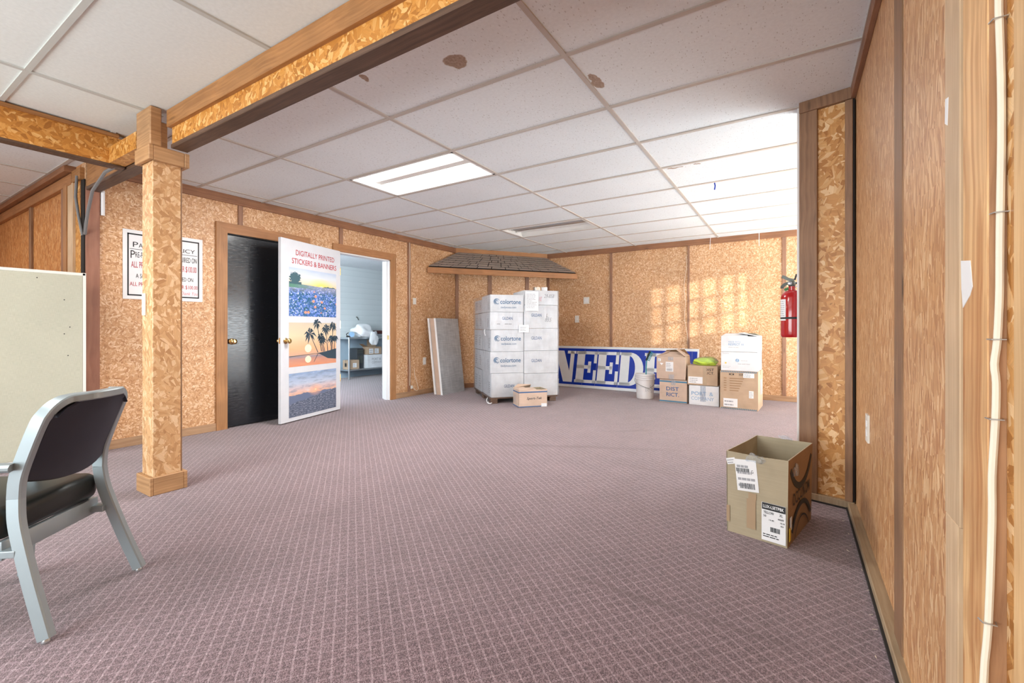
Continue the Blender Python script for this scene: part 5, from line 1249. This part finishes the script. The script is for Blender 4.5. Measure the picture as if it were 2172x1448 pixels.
q = MB(); textlines(q, ff, .085, .048, .17, .018, 1, 0, 8); q.done('print', 'ink_faint', t)
flap(t, [(.004, .002, .192), (.30, .002, .192), (.27, .18, .222), (.03, .18, .222)], (0, 0, 1), 'card_white'); flap(t, [(.405, .01, .192), (.405, .42, .192), (.22, .36, .235), (.19, .06, .232)], (0, 0, 1), 'card_white'); flap(t, [(.01, .436, .192), (.40, .436, .192), (.35, .25, .228), (.05, .25, .222)], (0, 0, 1), 'card_in')

# ---- tall open carton by the wing wall
HA = math.atan2(2.388 - 2.446, .254)
hx = thing('open_carton', 'tall empty open carton with shipping labels beside the wing wall', 'cardboard box', (-.284, 2.446, 0), HA)
q = MB(); w, d, h, th = .262, .455, .398, .005
# outer walls with a slightly flared, worn mouth
def quadwall(a, c, hh, n, mat, nm, flare=(0, 0)):
    q = MB(); a = Vector(a); c = Vector(c); nn = Vector(n) * th
    m_ = [a, c, c + Vector((flare[0], flare[1], hh)), a + Vector((-flare[0] if abs(n[1]) > .5 else flare[0], flare[1], hh))]
    q.poly(m_, -nn); return q.done(nm, mat, hx)
q = MB(); q.box(0, 0, 0, w, d, .006); q.done('bottom', 'card_olive', hx)
def wall_sheet(nm, pts_out, inward, mat_out):
    q = MB(); P = [Vector(p) for p in pts_out]; I = Vector(inward) * th
    a = [q.bm.verts.new(p) for p in P]; c = [q.bm.verts.new(p + I) for p in P]
    f = q.bm.faces.new(a); f.material_index = 0; f = q.bm.faces.new(c[::-1]); f.material_index = 1
    n = len(a)
    for i in range(n): q.bm.faces.new((a[(i + 1) % n], a[i], c[i], c[(i + 1) % n])).material_index = 1
    return q.done(nm, [mat_out, 'card_in'], hx)
fl = .006
wall_sheet('front_wall', [(0, 0, 0), (w, 0, 0), (w + fl, -.004, h + .002), (w * .55, -.006, h - .004), (-.002, -.004, h - .002)], (0, 1, 0), 'card_olive')
wall_sheet('rear_wall', [(0, d, 0), (w, d, 0), (w + fl, d + .004, h), (-.002, d + .004, h - .004)], (0, -1, 0), 'card_olive')
wall_sheet('side_wall', [(0, 0, 0), (0, d, 0), (-.002, d + .004, h - .004), (-.010, d * .7, h - .012), (-.002, -.004, h - .002)], (1, 0, 0), 'card_olive')
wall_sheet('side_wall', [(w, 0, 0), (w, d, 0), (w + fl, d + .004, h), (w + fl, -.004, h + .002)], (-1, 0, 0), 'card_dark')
fh = (Vector((0, -.0055, 0)), Vector((1, 0, 0)), Vector((0, 0, 1)))
lp, f2 = label_part(hx, fh, .052, .375 - .160, .096, .150, 'shipping_label', 4, False, 3, ang=.10)
q = MB(); bars(q, f2, .014, .012, .066, .026, 0, 0, random.Random(2)); bars(q, f2, .004, .090, .058, .018, 0, 0, random.Random(5)); q.done('barcode', 'black', lp)
q = MB(); put_text(q, f2, 'G', .070, .088, .010, .014); q.done('lettering', 'black', lp)
label_part(hx, fh, .006, .330, .042, .030, 'small_label', 2, False, 6, ang=.30)
for a in ((.092, .045, .132, .185), (.100, .185, .135, .215), (.0, .05, .015, .13)): q = MB(); q.plate(fh, *a); q.done('tape', 'tape', hx)
q = MB(); q.plate((fh[0] + Vector((0, -.001, 0)), fh[1], fh[2]), .165 - .007, .012, .258, .188, .0008); lp = q.done('size_label', 'paper', hx)
f4 = (fh[0] + Vector((0, -.0022, 0)), fh[1], fh[2])
q = MB(); q.plate(f4, .160, .156, .257, .187, .0004); q.done('header_bar', 'black', lp)
q = MB(); f5 = (fh[0] + Vector((0, -.0026, 0)), fh[1], fh[2]); put_text(q, f5, 'LUX-LSETPBK', .165, .164, .086, .015, bold=.02, lift=.0006); q.done('lettering', 'paper', lp)
q = MB()
for bd, x, y, ww, hh in (('YELLOW', .166, .138, .044, .012), ('XL', .232, .138, .014, .012), ('50', .166, .122, .012, .010), ('44009', .226, .120, .024, .009), ('14.40', .190, .108, .020, .007), ('18.34', .236, .106, .018, .007), ('BOX', .238, .092, .012, .007)): put_text(q, f4, bd, x, y, ww, hh, bold=.01)
bars(q, f4, .195, .058, .040, .022, 0, 0, random.Random(8)); textlines(q, f4, .164, .028, .09, .02, 2, 0, 4); q.done('print', 'black', lp)
fR = (Vector((w + .0062, 0, 0)), Vector((0, 1, 0)), Vector((0, 0, 1)))
def arcband(q, cx, cy, r0, r1, a0, a1, n=18):
    o, ux, uy = fR; nn = ux.cross(uy) * .0008
    A = [q.bm.verts.new(o + ux * (cx + r0 * math.cos(a0 + (a1 - a0) * i / n)) + uy * (cy + r0 * math.sin(a0 + (a1 - a0) * i / n)) + nn) for i in range(n + 1)]
    Bq = [q.bm.verts.new(o + ux * (cx + r1 * math.cos(a0 + (a1 - a0) * i / n)) + uy * (cy + r1 * math.sin(a0 + (a1 - a0) * i / n)) + nn) for i in range(n + 1)]
    for i in range(n): q.bm.faces.new((A[i], Bq[i], Bq[i + 1], A[i + 1]))
q = MB(); arcband(q, .23, .470, .215, .245, R(212), R(328)); arcband(q, .23, -.055, .195, .220, R(32), R(148)); arcband(q, .23, -.065, .150, .158, R(30), R(150)); q.done('printed_arc', 'black', hx)
q = MB()
for k_, cch in enumerate('OCCUNOMIX'): 
    if k_ < 7: put_text(q, fR, cch, .07 + k_ * .047, .172 - .0016 * (k_ - 3) ** 2 * 0 , .036, .058 - .0 * k_, bold=.02)
q.done('lettering', 'black', hx)
q = MB(); q.plate(fR, .020, .075, .050, .135, .001); q.done('side_sticker', 'card_white', hx); q = MB(); q.plate(fR, .006, .03, .030, .09, .0012); q.done('yellow_tag', 'yellow', hx)
blob(.036, .010, .022, 31, 'cleartape', 'torn_tape', hx, .5, loc=(.135, -.006, h - .035)); blob(.010, .030, .034, 33, 'cleartape', 'torn_tape', hx, .5, loc=(w + .010, .10, h - .085)); blob(.03, .006, .012, 35, 'cleartape', 'torn_tape', hx, .5, loc=(w * .55, d + .002, h - .004))

# ================================================================== STORAGE ROOM CONTENTS
tb = thing('steel_worktable', 'steel work table with lower shelf seen through the storage doorway', 'table', (-7.26, 5.60, 0))
q = MB(); q.box(-.43, 0, .785, 0.0, 2.6, .822, .004, seg=1); q.done('tabletop', 'steel', tb)
q = MB(); q.box(-.41, .02, .165, -.02, 2.58, .190, .003, seg=1); q.done('shelf', 'steel', tb)
for x in (-.40, -.03):
    for y in (.03, 2.55):
        q = MB(); q.lathe([(.016, 0), (.018, .03), (.018, .785)], 12, (x, y, 0)); q.done('leg', 'steel', tb, smooth=True)
GS = 'things on the storage table shelf'
t = carton('shipping_carton', 'low brown carton with dark square print on the storage table shelf', (-7.345, 5.67, .192), R(88), .24, .20, .175, 'card', GS, 'carton')
q = MB(); q.plate((Vector((-.0014, .20, 0)), Vector((0, -1, 0)), Vector((0, 0, 1))), .07, .05, .13, .12); q.done('printed_square', 'black', t); label_part(t, front(), .09, .035, .085, .085, lines=3, barcode=False, seed=14)
pc = thing('computer_tower', 'dark computer tower on the storage table shelf behind the low brown carton', 'computer', (-7.43, 5.924, .192), R(88))
q = MB(); q.box(0, 0, 0, .162, .26, .40, .006); q.done('case', 'pc', pc)
q = MB(); q.box(.015, -.004, .30, .147, 0, .33); q.box(.015, -.004, .34, .147, 0, .37); q.box(.025, -.003, .10, .137, 0, .25); q.done('drive_bays', 'darkmetal', pc)
t = carton('shipping_carton', 'white carton with grey two-line lettering on the storage table shelf', (-7.33, 6.10, .192), R(84), .37, .22, .265, 'card_white', GS, 'carton', flaps=False)
lettering(t, front(), [dict(body='PORT &', x=.11, y=.150, w=.215, h=.050, bold=.01), dict(body='COMPANY', x=.105, y=.085, w=.235, h=.045)], 'ink_grey')
t = thing('open_carton', 'open brown carton with raised flap on the white storage carton', 'carton', (-7.35, 6.14, .460), R(84), GS)
open_body(t, .32, .20, .155, 'card', 'card_dark'); flap(t, [(.10, .196, .155), (.32, .196, .155), (.31, .22, .30), (.12, .22, .30)], (0, 1, 0), 'card'); flap(t, [(0, .02, .155), (0, .19, .155), (-.10, .17, .215), (-.10, .04, .215)], (0, 0, 1), 'card_dark')
label_part(t, front(), .02, .02, .10, .10, lines=2, barcode=False, seed=15); label_part(t, front(), .15, .02, .10, .10, 'second_label', 2, False, 16)
bgw = thing('plastic_bag', 'white plastic bag sagging over the storage table edge', 'bag', (-7.36, 6.02, .824)); blob(.17, .24, .15, 21, 'whitebag', 'bag_body', bgw, .35, sub=4)
q = MB(); blob(.06, .10, .16, 22, 'whitebag', 'bag_overhang', bgw, .30, loc=(.17, .12, -.16))
tg = thing('tape_gun', 'blue and black tape gun lying on the storage table', 'tape gun', (-7.30, 5.70, .823), R(60))
q = MB(); q.lathe([(.02, -.025), (.05, -.025), (.05, .025), (.02, .025)], 18, (0, 0, .055), axis='y'); q.done('tape_roll', 'ink_light', tg, smooth=True)
q = MB(); q.box(-.10, -.015, .0, -.02, .015, .03, .005); q.tube([(-.08, 0, .02), (-.10, 0, .06), (-.06, 0, .09)], .009, 8); q.done('grip', 'black', tg)
rl = thing('vinyl_roll', 'dark brown roll lying at the back of the storage table', 'roll', (-7.60, 6.72, .895)); q = MB(); q.lathe([(.052, -.35), (.055, -.348), (.055, 1.2), (.052, 1.202)], 20, (0, 0, 0), axis='y'); q.done('roll', 'roll', rl, smooth=True); q = MB(); q.box(-.06, -.3, -.072, .06, 1.1, -.056); q.done('tray', 'steel', rl)
t = thing('flat_tray', 'long pale tray on the storage table in front of the brown roll', 'tray', (-7.38, 6.32, .823)); q = MB(); q.box(-.05, 0, 0, .06, 1.2, .055, .004); q.done('body', 'steel', t)
hk = thing('wall_hook', 'small metal hook above the white bag on the storage wall', 'hook', (-7.697, 6.12, 1.20)); q = MB(); q.tube([(0, 0, .03), (.03, 0, .03), (.05, 0, .0), (.05, .02, -.03)], .008, 8); q.done('hook', 'darkmetal', hk, smooth=True)

# ================================================================== CAMERA, LIGHT
cam = bpy.data.cameras.new('camera'); co = bpy.data.objects.new('camera', cam); COL.objects.link(co)
co.location = (0, 0, 1.003); co.rotation_euler = (R(90), 0, R(32.3))
cam.sensor_width = 36; cam.sensor_fit = 'HORIZONTAL'; cam.lens = 948.5 / 2172 * 36; cam.shift_y = -28.6 / 2172; cam.clip_start = .02
sc.camera = co
def area(name, loc, rot, sx, sy, power, c=(1, 1, 1), spread=180):
    l = bpy.data.lights.new(name, 'AREA'); l.shape = 'RECTANGLE'; l.size = sx; l.size_y = sy; l.energy = power; l.color = c; l.spread = R(spread)
    o = bpy.data.objects.new(name, l); COL.objects.link(o); o.location = loc; o.rotation_euler = rot; return o
area('daylight_front_window', (-2.25, -2.80, 1.10), (R(-90 - 18), 0, R(180)), 3.8, 1.8, 175, (.91, .98, 1.0))
area('daylight_bay_window', (2.95, 5.6, 1.0), (R(90 + 12), 0, R(90)), 2.6, 1.25, 125, (.90, .965, 1.0))
area('near_bay_fill', (-2.73, -.30, CZ - .02), (0, 0, 0), 1.1, .5, 28, (1, .98, .95))  # added fill lamp for the near bay, source out of view
area('fluorescent_lit', (-2.776, 2.893, CZ - .012), (0, 0, 0), 1.1, .5, 60, (1, .98, .95))
area('side_bay_fill', (-6.2, -.7, CZ - .03), (0, 0, 0), 1.1, .5, 60, (1, .98, .95))  # added fill to brighten the side bay, no fixture built
area('daylight_storage', (-5.0, 2.75, 1.45), (R(90), 0, R(90)), 1.1, 1.3, 130, (.86, .95, 1.0))
def spot(name, loc, target, power, ang, rad, c):
    l = bpy.data.lights.new(name, 'SPOT'); l.energy = power; l.spot_size = R(ang); l.spot_blend = .1; l.shadow_soft_size = rad; l.color = c
    o = bpy.data.objects.new(name, l); COL.objects.link(o); o.location = loc
    o.rotation_euler = (Vector(target) - Vector(loc)).to_track_quat('-Z', 'Y').to_euler(); return o
spot('bay_bounce_spot', (7.0, 5.4, 4.2), (1.35, 5.4, 0), 33000, 44, .10, (.93, .98, 1.0))  # added spot on the pale bay floor, fills the ceiling by bounce
spot('sun_glint', (7.5, .2, 2.9), (-1.35, YB, 1.45), 6500, 9.5, .028, (1, .965, .92))
wd_ = bpy.data.worlds.new('world'); sc.world = wd_; wd_.use_nodes = True
nt = wd_.node_tree; bg = nt.nodes['Background']; bg.inputs[0].default_value = (.92, .96, 1.0, 1); bg.inputs[1].default_value = .9
sc.view_settings.view_transform = 'Standard'; sc.view_settings.look = 'None'; sc.view_settings.gamma = 1.0; sc.view_settings.exposure = 0.12
sc.view_settings.use_curve_mapping = False
sc.cycles.use_denoising = True; sc.cycles.max_bounces = 8; sc.cycles.diffuse_bounces = 5; sc.cycles.transparent_max_bounces = 12
sc.cycles.sample_clamp_indirect = 6.0
